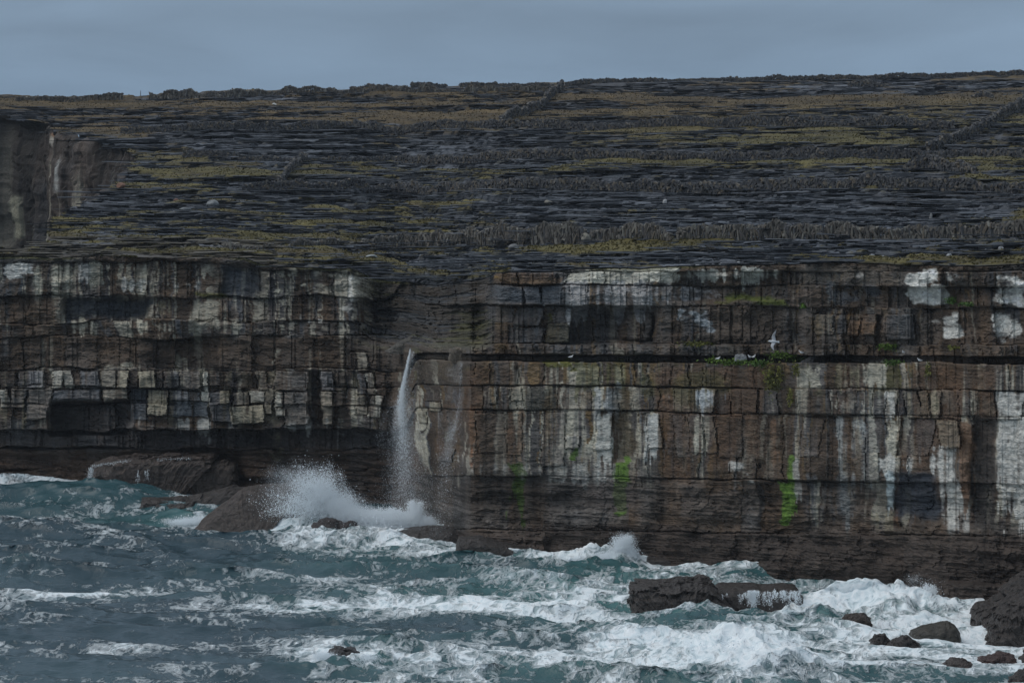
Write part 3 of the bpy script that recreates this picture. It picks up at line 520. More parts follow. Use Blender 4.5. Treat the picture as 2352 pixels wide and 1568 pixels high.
def stone_wall(pts, hgt, label, style='upright', parts=300, dens=1.0, thick=.5, seed=0, tint=1.0, group=None, jag=.12, name='dry_stone_wall'):
    r = random.Random(seed)
    xs = np.array([p[0] for p in pts], float); Ys = ground_Y(xs, [p[1] for p in pts]); hs = np.array([p[2] if len(p) > 2 else hgt for p in pts])
    Wx = (xs - CX) / F * Ys; ln = np.concatenate([[0], np.cumsum(np.hypot(np.diff(Wx), np.diff(Ys)))])
    root = obj(name, None, label=label, cat='stone wall', group=group)
    z0 = surf(xs[:1], Ys[:1])[0][0]; root.location = (Wx[0], Ys[0], z0); inv = Matrix.Translation((-Wx[0], -Ys[0], -z0))
    items = []
    s = 0.0
    tier = [(.30, .62), (.68, .62), (.9, .34)] if style == 'upright' else [(.18, .4), (.45, .4), (.7, .36), (.9, .3)]
    ph = r.uniform(0, 9)
    while s < ln[-1]:
        X_ = np.interp(s, ln, Wx); Y_ = np.interp(s, ln, Ys); h_ = np.interp(s, ln, hs) * (1 + jag * math.sin(s * .9 + ph) + jag * .7 * math.sin(s * 2.3 + 2 * ph))
        zz = float(surf(X_ / Y_ * F + CX, Y_)[0][0])
        j = min(len(xs) - 2, max(0, int(np.searchsorted(ln, s)) - 1)); ang = math.atan2(Ys[j + 1] - Ys[j], Wx[j + 1] - Wx[j])
        for row, (zc, rel) in enumerate(tier):
            for side in (-1, 1):
                if side == 1 and row < 2 and r.random() < .85: continue
                up = style == 'upright' and r.random() < .9
                L_ = h_ * rel * r.uniform(.75, 1.35) if up else r.uniform(.18, .42)
                wd = r.uniform(.07, .24) if up else r.uniform(.10, .24)
                lean = r.gauss(0, .34) if up else r.uniform(-1.2, 1.2)
                if row == 2 and up: lean = r.gauss(.35, .4)
                M = (Matrix.Translation((X_ + r.uniform(-.08, .08), Y_ + side * thick * .5 * (1 - .5 * zc) * r.uniform(.6, 1.1), zz - .05 + zc * h_ + r.uniform(-.05, .05)))
                     @ Euler((r.gauss(-side * .08, .1), lean, ang + r.gauss(0, .3))).to_matrix().to_4x4() @ Matrix.Diagonal((wd, r.uniform(.12, .28), L_, 1)))
                items.append((side, r.random(), M, r.randrange(10), r.choice((0, 1, 2, 3, 5, 5, 6, 7, 7)) if style == 'upright' else r.choice((0, 1, 1, 3, 4, 4, 4))))
        s += (.15 if style == 'upright' else .18) / dens
    items.sort(key=lambda q: (q[0], q[1]))
    hp = Heap(); k = 0
    for side, _, M, i, c in items:
        if k < parts:
            o = obj('stone', ST_ME[i * 8 + c], M_STONE, root); o.matrix_local = inv @ M; k += 1
        else: hp.add(inv @ M, i, np.array(ST_COL[c]) * tint)
    if hp.n: obj('packed_stone', hp.mesh('packed_stone'), M_STONE, root, kind='stuff')
    return root
stone_wall([(858, 563, .62), (930, 561, .95), (1010, 556, 1.0), (1100, 549, 1.15), (1180, 545, 1.2), (1290, 542, 1.28), (1344, 541, 1.25)], 1.2, 'tall bristling wall of upright slabs beside a pale standing stone', seed=1, parts=300, dens=1.15)
stone_wall([(1358, 542, 1.05), (1450, 544, .95), (1520, 549, .8), (1540, 551, .5)], 1.0, 'short lower wall of upright slabs tapering down from the pale standing stone', seed=2, parts=220)
stone_wall([(1560, 549, .7), (1640, 546, .95), (1760, 543, 1.0), (2000, 543, .95), (2200, 541, .95), (2420, 540, 1.0)], 1.0, 'long front wall of leaning slabs with a white boulder set against it', seed=3, parts=300)
stone_wall([(330, 572, .25), (420, 571, .35), (560, 569, .3), (690, 565, .35), (850, 562, .45)], .4, 'ruined low line of tilted slabs near the cliff edge', seed=4, parts=200, dens=.8, jag=.35)
stone_wall([(560, 434, .6), (700, 434, .75), (900, 434, .8), (1200, 432, .85), (1600, 430, .85), (2000, 430, .9), (2420, 432, .9)], .85, 'long middle wall crossing the whole pavement above bare grey rock', seed=5, style='lumpy', parts=300)
stone_wall([(425, 363, .5), (700, 362, .6), (900, 366, .75), (1200, 364, .8), (1500, 362, .85), (1900, 358, .85), (2130, 352, .95), (2240, 350, .85), (2420, 352, .95)], .8, 'long upper wall with grass strip right below it, meeting a wall that climbs the slope', seed=6, style='lumpy', parts=300)
stone_wall([(640, 424), (655, 410), (672, 392), (690, 372), (704, 358)], .85, 'short dark wall climbing straight up the slope between two green plots', seed=7, style='lumpy', parts=150)
stone_wall([(280, 306, .5), (360, 304, .75), (520, 297, .8), (800, 294, .8), (1100, 291, .85), (1190, 288, .9), (1400, 290, .75), (1800, 290, .85), (2190, 291, .8)], .8, 'far wall running level below the brown turf', seed=8, style='lumpy', parts=0)
stone_wall([(1150, 284), (1200, 268), (1240, 252), (1262, 232), (1292, 208)], .95, 'far crooked wall climbing to the skyline', seed=9, style='lumpy', parts=0)
stone_wall([(2130, 338), (2180, 326), (2230, 306), (2270, 292), (2330, 262), (2400, 214)], 1.0, 'grey wall climbing the slope to the skyline out of the long upper wall', seed=10, style='lumpy', parts=0)
stone_wall([(38, 236, .5), (160, 235, .6), (284, 232, .75)], .7, 'low skyline wall over the inlet cliff', seed=11, parts=0)
stone_wall([(345, 227, .8), (470, 222, 1.0), (600, 219, .7), (760, 215, .7), (900, 216, .7), (1100, 214, .6), (1260, 213, .6)], .8, 'uneven wall just below the skyline above the inlet', seed=12, parts=0, jag=.25)
for k, (a, b, y0, h_) in enumerate([(806, 920, 205, .40), (946, 1026, 203, .45), (1058, 1142, 201, .62), (1146, 1208, 200, .45), (1213, 1262, 199, .5)]):
    stone_wall([(a, y0), ((a + b) / 2, y0), (b, y0 - 1)], h_, ['longest stretch of gapped skyline wall, rising rightwards', 'skyline wall stretch with ragged top next to the longest one', 'tallest stretch of gapped skyline wall with blunt ends', 'low skyline wall stretch hard against the tallest one', 'short blocky last stretch of the gapped skyline wall'][k],
               seed=20 + k, style='lumpy', parts=0, dens=1.4, group='gapped wall on the skyline', jag=.07)
stone_wall([(1300, 196, .4), (1700, 190, .45), (2352, 176, .5), (2700, 168, .5)], .45, 'faint continuous stone line along the bare skyline', seed=30, style='lumpy', parts=0)
stone_wall([(2080, 392, .5), (2130, 390, 1.0), (2190, 393, .9), (2240, 398, .4)], .8, 'collapsed dark heap of wall stones on the turf', seed=31, style='lumpy', parts=120, thick=2.0, dens=1.4, name='stone_heap')
stone_wall([(1950, 200, .3), (1990, 199, .8), (2040, 200, .3)], .7, 'dark hump of piled stone high on the bare upper slope', seed=32, style='lumpy', parts=0, thick=2.0, name='stone_heap')
stone_wall([(2235, 228, .2), (2255, 227, .6), (2280, 228, .2)], .6, 'small pointed stone pile on brown turf near the climbing wall', seed=33, style='lumpy', parts=0, thick=1.5, name='stone_heap')

# loose slabs of the pavement (too many to count)
hp = Heap(); n_sl = 5000
sx = RNG.uniform(-200, 2560, n_sl * 2); sy = RNG.uniform(0, 1, n_sl * 2) ** .7 * 400 + 215
sY = ground_Y(sx, np.clip(sy, 215, 640)); sz, sg = surf(sx, sY)
hz = inside(sx, sY, rx, rY)
k = 0
for i in range(n_sl * 2):
    if k >= n_sl: break
    if hz[i] or sg[i] > .45 or sY[i] < np.interp(sx[i], PX, YF) + .6: continue
    L_ = math.exp(random.gauss(-1.3, .5)); k += 1
    M = (Matrix.Translation(((sx[i] - CX) / F * sY[i], sY[i], sz[i] + .02)) @ Euler((random.gauss(-.03, .1), random.gauss(0, .05), random.gauss(0, .3))).to_matrix().to_4x4() @ Matrix.Diagonal((L_ * random.uniform(1.4, 3.6), L_ * .8, random.uniform(.04, .12), 1)))
    hp.add(M, i, (C(.125, .112, .092) if sx[i] < 640 and sy[i] > 545 else C(.074, .081, .093)) * random.uniform(.6, 1.5))
dz_ = np.diff(PZ, axis=0); rr_, cc_ = np.nonzero((dz_ > .11) & (gm[:-1] < .5) & ~hole[:-1] & ~hole[1:] & (PY[:-1] < 395) & (gx[:-1] > -250) & (gx[:-1] < 2600) & (PY[:-1] > YF[None] + .8))
pick = RNG.choice(len(rr_), min(len(rr_), 12000), replace=False)
for q in pick:
    r0_, c0_ = rr_[q], cc_[q]; p1 = PV[r0_ + 1, c0_]; L_ = math.exp(random.gauss(.65, .6)); sl = (PV[min(r0_ + 1, PR - 1), min(c0_ + 6, PN - 1)] - PV[r0_ + 1, c0_])
    M = (Matrix.Translation((p1[0], PY[r0_, c0_] + .05 + random.uniform(-.12, .12), p1[2] - random.uniform(-.03, .10))) @ Euler((random.gauss(-.02, .05), random.gauss(0, .025), random.gauss(0, .12))).to_matrix().to_4x4() @ Matrix.Diagonal((L_, random.uniform(.3, .6), random.uniform(.025, .06), 1)))
    hp.add(M, q, (C(.125, .112, .092) if gx[r0_, c0_] < 640 and px_y[r0_, c0_] > 545 else C(.074, .081, .093)) * random.uniform(.65, 1.35))
obj('loose_slab', hp.mesh('loose_slab'), M_PLAT, kind='stuff', label='grey limestone slabs strewn over the bare pavement', cat='rubble')
# grass tufts on the turf
n_t = 26000
sx = RNG.uniform(-200, 2560, n_t * 3); sY = ground_Y(sx, RNG.uniform(205, 640, n_t * 3)); sz, sg = surf(sx, sY)
ok = (sg > .55) & ~inside(sx, sY, rx, rY); sx, sY, sz = sx[ok][:n_t], sY[ok][:n_t], sz[ok][:n_t]; n_t = len(sx)
bx = (sx - CX) / F * sY; an = RNG.uniform(0, 6.28, n_t); ht = RNG.uniform(.04, .13, n_t); wd = RNG.uniform(.05, .14, n_t)
tv = np.zeros((n_t, 6, 3)); 
for q in range(2):
    ca, sa = np.cos(an + q * 1.6) * wd, np.sin(an + q * 1.6) * wd
    tv[:, q * 3] = np.stack([bx - ca, sY - sa, sz - .04], -1); tv[:, q * 3 + 1] = np.stack([bx + ca, sY + sa, sz - .04], -1)
    tv[:, q * 3 + 2] = np.stack([bx + RNG.normal(0, .06, n_t), sY + RNG.normal(0, .05, n_t), sz + ht], -1)
tf = (np.arange(n_t)[:, None, None] * 6 + np.array([[0, 1, 2], [3, 4, 5]])[None]).reshape(-1, 3)
fz = sst(300, 360, sY)[:, None]
tcx = (C(.088, .074, .026) * (1 - fz) + C(.082, .057, .026) * fz) * RNG.uniform(.7, 1.3, (n_t, 1))
obj('grass', mesh_raw('grass', tv, tf, np.repeat(tcx, 6, 0)), M_GRASS, kind='stuff', label='short olive and brown grass on the turf strips', cat='grass')

# ------------------------------------------------------------------ boulders
def ico_rock(seed, sub=3, cuts=7, rough=.06, flat=1.0):
    import bmesh
    bm = bmesh.new(); bmesh.ops.create_icosphere(bm, subdivisions=sub, radius=1); r = random.Random(seed)
    v = np.array([q.co[:] for q in bm.verts]); f = np.array([[q.index for q in p.verts] for p in bm.faces]); bm.free()
    for _ in range(cuts):
        n = np.array([r.gauss(0, 1), r.gauss(0, 1), r.gauss(0, 1) * flat]); n /= np.linalg.norm(n); d = r.uniform(.55, .85)
        e = v @ n - d; v = v - np.where(e > 0, e, 0)[:, None] * n
    o = Vector((seed * 3.1, seed * 1.7, 0))
    v += v * np.array([[rough * 1.6 * mnoise.fractal(Vector(q) * 2.5 + o, 1.0, 2.0, 4)] for q in v])
    return v, f
def boulder(x, y, wpx, hpx, label, seed, tone=(.26, .26, .25), name='boulder', group=None, depth=None, tilt=0, sub=3):
    Y_ = float(ground_Y(x, y)); k = Y_ / F; z = float(surf(x, Y_)[0][0]); v, f = ico_rock(seed, sub)
    v = v / np.abs(v).max(0); dp = depth or wpx * k * .4
    v = v * np.array([wpx * k * .5, dp, hpx * k * .55]); c = math.cos(tilt); s = math.sin(tilt)
    v = np.stack([v[:, 0] * c + v[:, 2] * s, v[:, 1], -v[:, 0] * s + v[:, 2] * c + hpx * k * .42], -1)
    r = random.Random(seed); cc = np.ones((len(v), 3)) * np.array(tone) * r.uniform(.85, 1.15)
    o = obj(name, mesh_raw(name, v, f, cc), M_STONE, label=label, cat='boulder', group=group); o.location = ((x - CX) * k, Y_, z); return o
boulder(1346, 541, 22, 32, 'pale upright standing stone in the gap of the slab wall', 1, (.30, .28, .23), 'standing_stone')
boulder(2049, 538, 22, 20, 'white rounded boulder leaning against the long front wall', 2, (.42, .43, .44))
boulder(2008, 541, 22, 16, 'rusty brown boulder set into the long front wall', 3, (.17, .12, .075))
boulder(1180, 570, 26, 14, 'grey boulder alone on the green strip below the tall slab wall', 4, (.2, .2, .2))
boulder(1156, 586, 20, 11, 'light boulder just off the edge of the green strip', 5, (.28, .29, .29))
boulder(855, 600, 30, 8, 'flat pale block on bare rock near the cliff edge', 6, (.25, .27, .27))
boulder(490, 470, 32, 17, 'angular grey boulder alone on the bare ledges above the inlet', 7, (.19, .20, .205))
boulder(1260, 456, 20, 14, 'tan boulder on bare pavement below the long middle wall', 8, (.26, .24, .20))
boulder(1170, 458, 8, 20, 'thin upright slab on bare pavement below the long middle wall', 9, (.2, .2, .2), 'standing_stone')
boulder(1528, 456, 12, 16, 'small pointed pale stone on bare pavement below the long middle wall', 10, (.32, .32, .32))
boulder(2138, 496, 8, 20, 'thin standing slab on the bare rock above the long front wall', 11, (.2, .2, .2), 'standing_stone')
boulder(630, 246, 12, 6, 'small white stone on the high brown turf', 12, (.5, .5, .48))
boulder(2013, 307, 14, 8, 'white stone on the slope below the far level wall', 13, (.42, .43, .43))
boulder(425, 487, 30, 9, 'low flat grey slab near the angular boulder', 14, (.18, .19, .195))
boulder(222, 520, 34, 9, 'dark flat slab lying on the ledges at the inlet rim', 15, (.10, .105, .115))
boulder(278, 436, 22, 14, 'reddish block perched on the inlet rim', 16, (.20, .11, .075))
boulder(405, 462, 14, 7, 'small rust coloured stone on the grey ledges', 17, (.20, .10, .07))
boulder(2228, 250, 10, 9, 'small dark stone beside the far climbing wall', 18, (.12, .12, .12))
for k, (x, y, a, b) in enumerate([(1652, 585, 16, 12), (1755, 588, 13, 9), (2030, 589, 17, 9), (2003, 584, 15, 10), (2180, 582, 13, 11), (2230, 587, 12, 7), (2296, 585, 10, 7), (1656, 600, 10, 6), (1697, 602, 14, 8), (2300, 570, 15, 10), (1602, 600, 12, 6), (1590, 588, 9, 6), (2320, 580, 10, 5), (1840, 590, 12, 6)]):
    boulder(x, y, a, b, 'pale rounded boulder lying between the long front wall and the cliff edge', 30 + k, (.32, .33, .34), group='pale boulders near the cliff edge')
for k, (x, y, h_) in enumerate([(768, 202, 9), (1270, 193, 8), (1284, 195, 6), (1692, 184, 6), (1870, 180, 5), (2126, 172, 8)]):
    boulder(x, y + 3, 8, h_, 'small dark stone standing out on the skyline', 60 + k, (.1, .1, .1), group='lone stones on the skyline')
# bare pole with a cross wire on the skyline
Yp = float(ground_Y(323, 221)); zp = float(surf(323, Yp)[0][0])
pv, pfc = stone_mesh(3, .8); pole = obj('fence_post', mesh_raw('fence_post', pv * np.array([.09, .09, 1.0]), pfc, np.ones((len(pv), 3)) * .08), M_STONE, label='thin bare post on the skyline above the inlet', cat='post')
pole.location = ((323 - CX) / F * Yp, Yp, zp + .4)

# ------------------------------------------------------------------ sea
TL, TN = 128.0, 1024
def ocean():
    r = np.random.default_rng(5)
    k1 = np.fft.fftfreq(TN, TL / TN) * 2 * math.pi; KY, KX = np.meshgrid(k1, k1, indexing='ij'); K = np.hypot(KX, KY); K[0, 0] = 1
    lam = 2 * math.pi / K; th = np.arctan2(KY, KX)
    d = np.abs(np.cos((th - math.radians(74)))) ** 5 * .88 + .12
    amp = K ** -1.8 * d * np.exp(-(lam / 13.0) ** 2) * np.exp(-(.35 / lam) ** 2); amp[0, 0] = 0
    h = amp * (r.standard_normal((TN, TN)) + 1j * r.standard_normal((TN, TN)))
    z = np.fft.ifft2(h).real; s = z.std(); z /= s
    dx = np.fft.ifft2(-1j * KX / K * h).real / s; dy = np.fft.ifft2(-1j * KY / K * h).real / s
    jx = np.fft.ifft2(KX * KX / K * h).real / s; jy = np.fft.ifft2(KY * KY / K * h).real / s
    return z, dx, dy, jx + jy
oz, odx, ody, ojac = ocean(); ojac /= ojac.std()
SX = np.concatenate([[-3000, -900, -300, -140, -90, -66, -54], np.linspace(-46, 37, 860), [44, 54, 70, 100, 200, 600, 3000]])
SY = np.concatenate([[-3000, -900, -200, 0, 70, 110, 130, 142], np.linspace(149, 262, 350), [268, 290, 340, 480, 900, 3000]])
GX, GY = np.meshgrid(SX, SY)
def tile(A, X, Y):
    u = (X / TL * TN) % TN; v = (Y / TL * TN) % TN; i = u.astype(int); j = v.astype(int); a = u - i; b = v - j; i2 = (i + 1) % TN; j2 = (j + 1) % TN; i %= TN; j %= TN
    return (A[j, i] * (1 - a) + A[j, i2] * a) * (1 - b) + (A[j2, i] * (1 - a) + A[j2, i2] * a) * b
near = np.clip(1 - (np.maximum(np.abs(GX + 4) - 44, 0) + np.maximum(np.abs(GY - 205) - 58, 0)) / 60, 0, 1)
dX = GX / np.maximum(GY, 1) * F + CX; dYp = HY + F * H / np.maximum(GY, 20)      # frame columns/rows of the flat sea: used to lay out swell and foam
def blob(x, y, rx_, ry_): return np.exp(-((dX - x) / rx_) ** 2 - ((dYp - y) / ry_) ** 2)
A0 = .23 + .07 * sst(300, 1400, dX) - .08 * blob(350, 1500, 500, 150) - .14 * blob(2200, 1490, 260, 110)
swell = np.zeros_like(GX)
for (x, y, a, b, h_) in [(120, 1152, 170, 22, 1.15), (330, 1160, 120, 18, 1.0), (420, 1185, 90, 14, .5), (45, 1325, 80, 14, .6), (800, 1232, 180, 18, .9), (640, 1232, 100, 14, .3), (1370, 1300, 140, 14, .6), (1430, 1290, 40, 12, .6), (1700, 1318, 160, 18, .5),
                         (1650, 1520, 170, 34, 1.0), (1780, 1530, 90, 26, .6), (2090, 1398, 150, 20, .6), (2000, 1400, 120, 18, .25), (850, 1520, 150, 16, .35), (1500, 1465, 200, 20, .45), (1100, 1430, 220, 26, .45), (950, 1300, 200, 20, .3), (1650, 1440, 150, 18, .4), (1230, 1330, 120, 16, .3), (560, 1300, 200, 24, .3), (900, 1270, 110, 12, .4)]:
    swell += h_ * blob(x, y, a, b)
z = (A0 * tile(oz, GX, GY)) * near
ch = 1.15 * A0
VX = GX - ch * tile(odx, GX, GY) * near; VY = GY - ch * tile(ody, GX, GY) * near
boil = np.zeros_like(GX)
for (x, y, a, b) in [(1660, 1515, 190, 45), (2090, 1390, 200, 40), (820, 1225, 190, 26), (1400, 1295, 120, 18), (820, 1525, 110, 20), (1750, 1420, 200, 25), (1920, 1420, 150, 20), (40, 1322, 60, 12)]: boil = np.maximum(boil, blob(x, y, a, b))
lump = tile(fbm((TN, TN), 6, 6, 1.9, 71), GX, GY)
lump2 = tile(fbm((TN, TN), 2.5, 2.5, 1.7, 77), GX, GY)
z += swell + boil * (.20 * np.clip(lump, -1, 3) + .13 * lump2)
SV = np.stack([VX, VY, z], -1)
l1 = fbm((TN, TN), 26, 26, 1.9, 72); l2 = fbm((TN, TN), 10, 12, 1.7, 73); l3 = fbm((TN, TN), 60, 70, 2.2, 74); l4 = fbm((TN, TN), 14, 30, 1.8, 75)
wx_, wy_ = 1.6 * tile(l3, GX, GY), 1.6 * tile(l3, GX + 50, GY + 31)
lace = 1 - np.abs(tile(l1, GX + wx_, GY + wy_)) * 1.1; lace2 = 1 - np.abs(tile(l2, GX * .8 + wx_, GY * 1.0 + wy_)) * 1.1
lf = fbm((TN, TN), 3, 4, 1.4, 76); lac = np.maximum(lace, lace2 * .92)
dens = -.34 + .46 * sst(300, 1400, dX + (dYp - 1300) * .4) + .10 * sst(1400, 2000, dX)
FO = [(200, 1116, 260, 9, .35), (1200, 1276, 320, 14, .3), (1100, 1390, 350, 30, .18), (1250, 1500, 300, 40, .15), (260, 1195, 260, 22, .5), (110, 1122, 180, 10, .5), (330, 1132, 120, 10, .7), (420, 1165, 60, 18, .6), (430, 1200, 90, 12, .8), (45, 1312, 55, 9, .9), (820, 1215, 200, 28, 1.0), (640, 1222, 80, 16, .5), (750, 1262, 260, 26, .35), (1050, 1280, 240, 20, .35), (1400, 1292, 130, 14, .9), (1650, 1300, 180, 16, .6), (1730, 1300, 40, 12, .5),
      (1650, 1515, 210, 55, 1.0), (1500, 1480, 160, 35, .25), (2080, 1375, 190, 34, .95), (1850, 1415, 250, 26, .6), (830, 1515, 130, 24, .85), (750, 1500, 60, 16, .5), (700, 1392, 240, 14, .55), (900, 1400, 200, 16, .4), (250, 1362, 160, 10, .45), (120, 1365, 150, 8, .4), (520, 1372, 160, 8, .35), (1300, 1360, 160, 30, .4), (1250, 1420, 200, 25, .3), (2200, 1500, 260, 60, .35), (2300, 1480, 150, 90, .3), (2000, 1540, 250, 40, .2), (1000, 1540, 300, 24, .35), (1300, 1530, 200, 30, .3), (1480, 1400, 80, 20, .5), (1650, 1405, 160, 14, .6),
      (1100, 1300, 260, 10, -.35), (1000, 1440, 260, 22, -.35), (1640, 1438, 90, 9, -.7), (300, 1165, 130, 12, -.5), (120, 1155, 110, 14, -.5), (350, 1270, 350, 26, -.2), (300, 1480, 420, 90, -.25), (1820, 1552, 130, 8, -.6), (1620, 1548, 60, 6, -.5), (2060, 1512, 90, 7, -.5), (1330, 1480, 150, 10, -.3), (1150, 1350, 90, 10, -.2), (1000, 1320, 300, 12, -.3)]
for (x, y, a, b, v) in FO: dens += v * blob(x, y, a, b)
jac = tile(ojac, GX, GY) * near
foam = .62 * dens + .42 * (lac - .52) + .14 * np.clip(jac - .6, 0, 2) + .17 * tile(l4, GX, GY) + .05 * tile(lf, GX, GY)
foam = np.clip(foam, -.6, .60) * near + (near - 1) * .5
aer = np.clip(.07 + .62 * np.clip(dens + .18, 0, 1.2) + .10 * tile(l3, GX, GY) + .10 * np.clip(tile(oz, GX, GY), -1, 2) * sst(300, 1000, dX) + .35 * blob(1200, 1370, 500, 60) + .18 * blob(250, 1155, 280, 34), 0, 1) * near
RS, CS = GX.shape
obj('sea', mesh_raw('sea', SV, grid_faces(RS, CS)[:, ::-1], None, True, {'foam': foam, 'aer': aer}), M_SEA, kind='structure', label='choppy grey-green sea streaked with white foam', cat='sea')
def sea_z(X_, Y_):
    i = np.clip(np.searchsorted(SX, X_), 1, CS - 1); j = np.clip(np.searchsorted(SY, Y_), 1, RS - 1); return z[j, i]

# ------------------------------------------------------------------ rocks in the sea: outline in frame rows, given its own depth and thickness
def resample(p, n):
    p = np.array(p + [p[0]], float); d = np.concatenate([[0], np.cumsum(np.hypot(*np.diff(p, axis=0).T))]); s = np.linspace(0, d[-1], n + 1)[:-1]
    return np.stack([np.interp(s, d, p[:, 0]), np.interp(s, d, p[:, 1])], 1)
def sea_rock(outline, Y_, depth, label, seed, cat='rock', name='sea_rock', boxy=3.0, tone=(.042, .034, .030), n=110, m=44, rough=.14, lean=0.0, group=None, white=0.0, layers=.0):
    p = resample(outline, n); k = Y_ / F
    wx = (p[:, 0] - CX) * k; wz = H - (p[:, 1] - HY) * k; cx_, cz = (wx.max() + wx.min()) / 2, wz.min()
    t = np.linspace(-1, 1, m)[:, None]; s = (1 - np.abs(t) ** boxy) ** (1 / boxy) * .97 + .03
    Xv = (wx - cx_)[None] * (.35 + .65 * s); Zv = (wz - cz)[None] * s; Yv = t * depth * .5 + lean * Zv + 0 * Xv
    v = np.stack([Xv, Yv, Zv], -1).reshape(-1, 3)
    c0 = np.array([0, 0, (wz.max() - cz) * .35]); dirv = v - c0; dirv /= np.linalg.norm(dirv, axis=1)[:, None] + 1e-6
    o = Vector((seed * 7.3, seed * 2.9, seed)); S = max(.8, (wx.max() - wx.min()) / 6)
    nz = np.array([mnoise.fractal(Vector(q) * (2.2 / S) + o, .7, 2.1, 7) for q in v]); n2 = np.array([mnoise.cell(Vector((q[0] * .9, q[1] * .9, q[2] * 1.6)) / S * 1.4 + o) for q in v])
    v = v + dirv * (rough * S * (nz * 1.1 + .8 * n2))[:, None]
    if layers: v[:, 1] += layers * np.sin(np.round(v[:, 2] / .28 + nz) * 9.1)
    g = np.arange(m * n).reshape(m, n); g2 = np.roll(g, -1, 1)
    f = np.concatenate([np.stack([g[:-1], g2[:-1], g2[1:]], -1).reshape(-1, 3), np.stack([g[:-1], g2[1:], g[1:]], -1).reshape(-1, 3)])
    cap = []
    for row in (0, m - 1):
        cap += [(g[row, 0], g[row, i], g[row, i + 1]) for i in range(1, n - 1)]
    f = np.concatenate([f, np.array(cap)])
    cc = np.array(tone) * (1 + .45 * nz)[:, None].clip(.4, 1.8)
    o_ = obj(name, mesh_raw(name, v, f, np.clip(cc, .008, .5)), M_WET, label=label, cat=cat, group=group)
    o_.location = (cx_, Y_, cz + (.22 if 'sea_rock' in name else 0)); return o_
sea_rock([(1446, 1405), (1449, 1350), (1462, 1346), (1500, 1345), (1545, 1342), (1556, 1338), (1585, 1337), (1596, 1340), (1606, 1334), (1622, 1336), (1632, 1348), (1650, 1370), (1672, 1398), (1700, 1425), (1440, 1425)], 187.5, 5, 'largest dark block rising from the foam, flat topped with a hump', 1, boxy=4, layers=.06, n=150, m=60)
sea_rock([(1640, 1362), (1652, 1352), (1700, 1352), (1735, 1353), (1745, 1356), (1800, 1353), (1826, 1356), (1840, 1372), (1848, 1395), (1848, 1420), (1640, 1420)], 190, 4, 'low flat shelf with white water pouring over its front, beside the largest block', 2, boxy=5, rough=.06)
sea_rock([(1932, 1446), (1940, 1430), (1952, 1424), (1982, 1419), (1992, 1424), (1999, 1436), (2002, 1450)], 182, 2.0, 'small chisel shaped rock in white foam alone beyond the dark loaf shaped one', 3, tone=(.055, .04, .032))
sea_rock([(2084, 1478), (2094, 1460), (2120, 1448), (2160, 1440), (2178, 1437), (2192, 1444), (2203, 1462), (2206, 1478)], 178, 2.6, 'dark loaf shaped rock rising smoothly from the foam', 4, rough=.05, tone=(.048, .042, .033))
sea_rock([(1994, 1484), (2004, 1472), (2020, 1464), (2032, 1464), (2040, 1472), (2046, 1484)], 176.5, 1.2, 'smaller of two humps in front of the loaf shaped rock', 5, group=None)
sea_rock([(2038, 1495), (2050, 1478), (2068, 1472), (2086, 1472), (2098, 1482), (2112, 1492), (2112, 1498)], 175.5, 1.6, 'larger of two humps in front of the loaf shaped rock', 6)
sea_rock([(2232, 1480), (2240, 1418), (2252, 1402), (2275, 1390), (2300, 1372), (2325, 1350), (2360, 1328), (2430, 1300), (2560, 1300), (2600, 1480)], 182.5, 7, 'massive sloping boulder against the foot of the cliff', 7, boxy=3, rough=.13, n=190, m=80, layers=.07)
sea_rock([(2264, 1490), (2272, 1450), (2285, 1420), (2310, 1395), (2360, 1370), (2450, 1360), (2480, 1490)], 178.5, 4, 'lower front lobe of fallen rock before the massive sloping boulder', 8, boxy=3, rough=.12, layers=.06, n=150, m=60)
sea_rock([(2160, 1550), (2172, 1534), (2190, 1525), (2215, 1524), (2228, 1532), (2236, 1550)], 169, 1.6, 'flat low rock awash near a reddish ridge', 9, tone=(.055, .042, .036))
sea_rock([(2240, 1540), (2252, 1522), (2268, 1512), (2295, 1508), (2318, 1512), (2332, 1524), (2340, 1540)], 171, 1.8, 'reddish humped ridge of rock awash in foam', 10, tone=(.07, .042, .036))
sea_rock([(2336, 1545), (2344, 1520), (2362, 1506), (2400, 1506), (2420, 1545)], 171, 1.6, 'rock cut off by the picture edge beside the reddish ridge', 11)
sea_rock([(2300, 1600), (2318, 1568), (2345, 1550), (2385, 1545), (2420, 1600)], 166, 2.0, 'rounded rock in foam nearer the shore than the reddish ridge', 12)
sea_rock([(2262, 1500), (2268, 1488), (2285, 1486), (2294, 1500)], 175.5, .8, 'tiny dark rock tip in swirling foam below the massive boulder', 13)
sea_rock([(750, 1534), (760, 1506), (774, 1496), (792, 1500), (806, 1503), (822, 1512), (838, 1522), (846, 1534)], 171.5, 2.0, 'jagged rock ringed by white foam, far from the cliff', 14, rough=.16, tone=(.055, .048, .046))
sea_rock([(446, 1226), (470, 1196), (520, 1160), (556, 1136), (590, 1129), (640, 1126), (700, 1112), (704, 1122), (640, 1150), (585, 1176), (545, 1204), (520, 1230)], 224.5, 3.4, 'smooth brown tilted slab rising out of the water below the spray', 15, boxy=6, rough=.07, n=170, m=70, tone=(.060, .045, .037), lean=.5)
sea_rock([(505, 1250), (540, 1205), (590, 1176), (640, 1150), (700, 1124), (722, 1140), (745, 1185), (790, 1250)], 226.5, 5.0, 'huge dark boulder propping up the tilted slab', 35, boxy=2.8, rough=.15, layers=.06, n=140, m=56, tone=(.042, .032, .027))
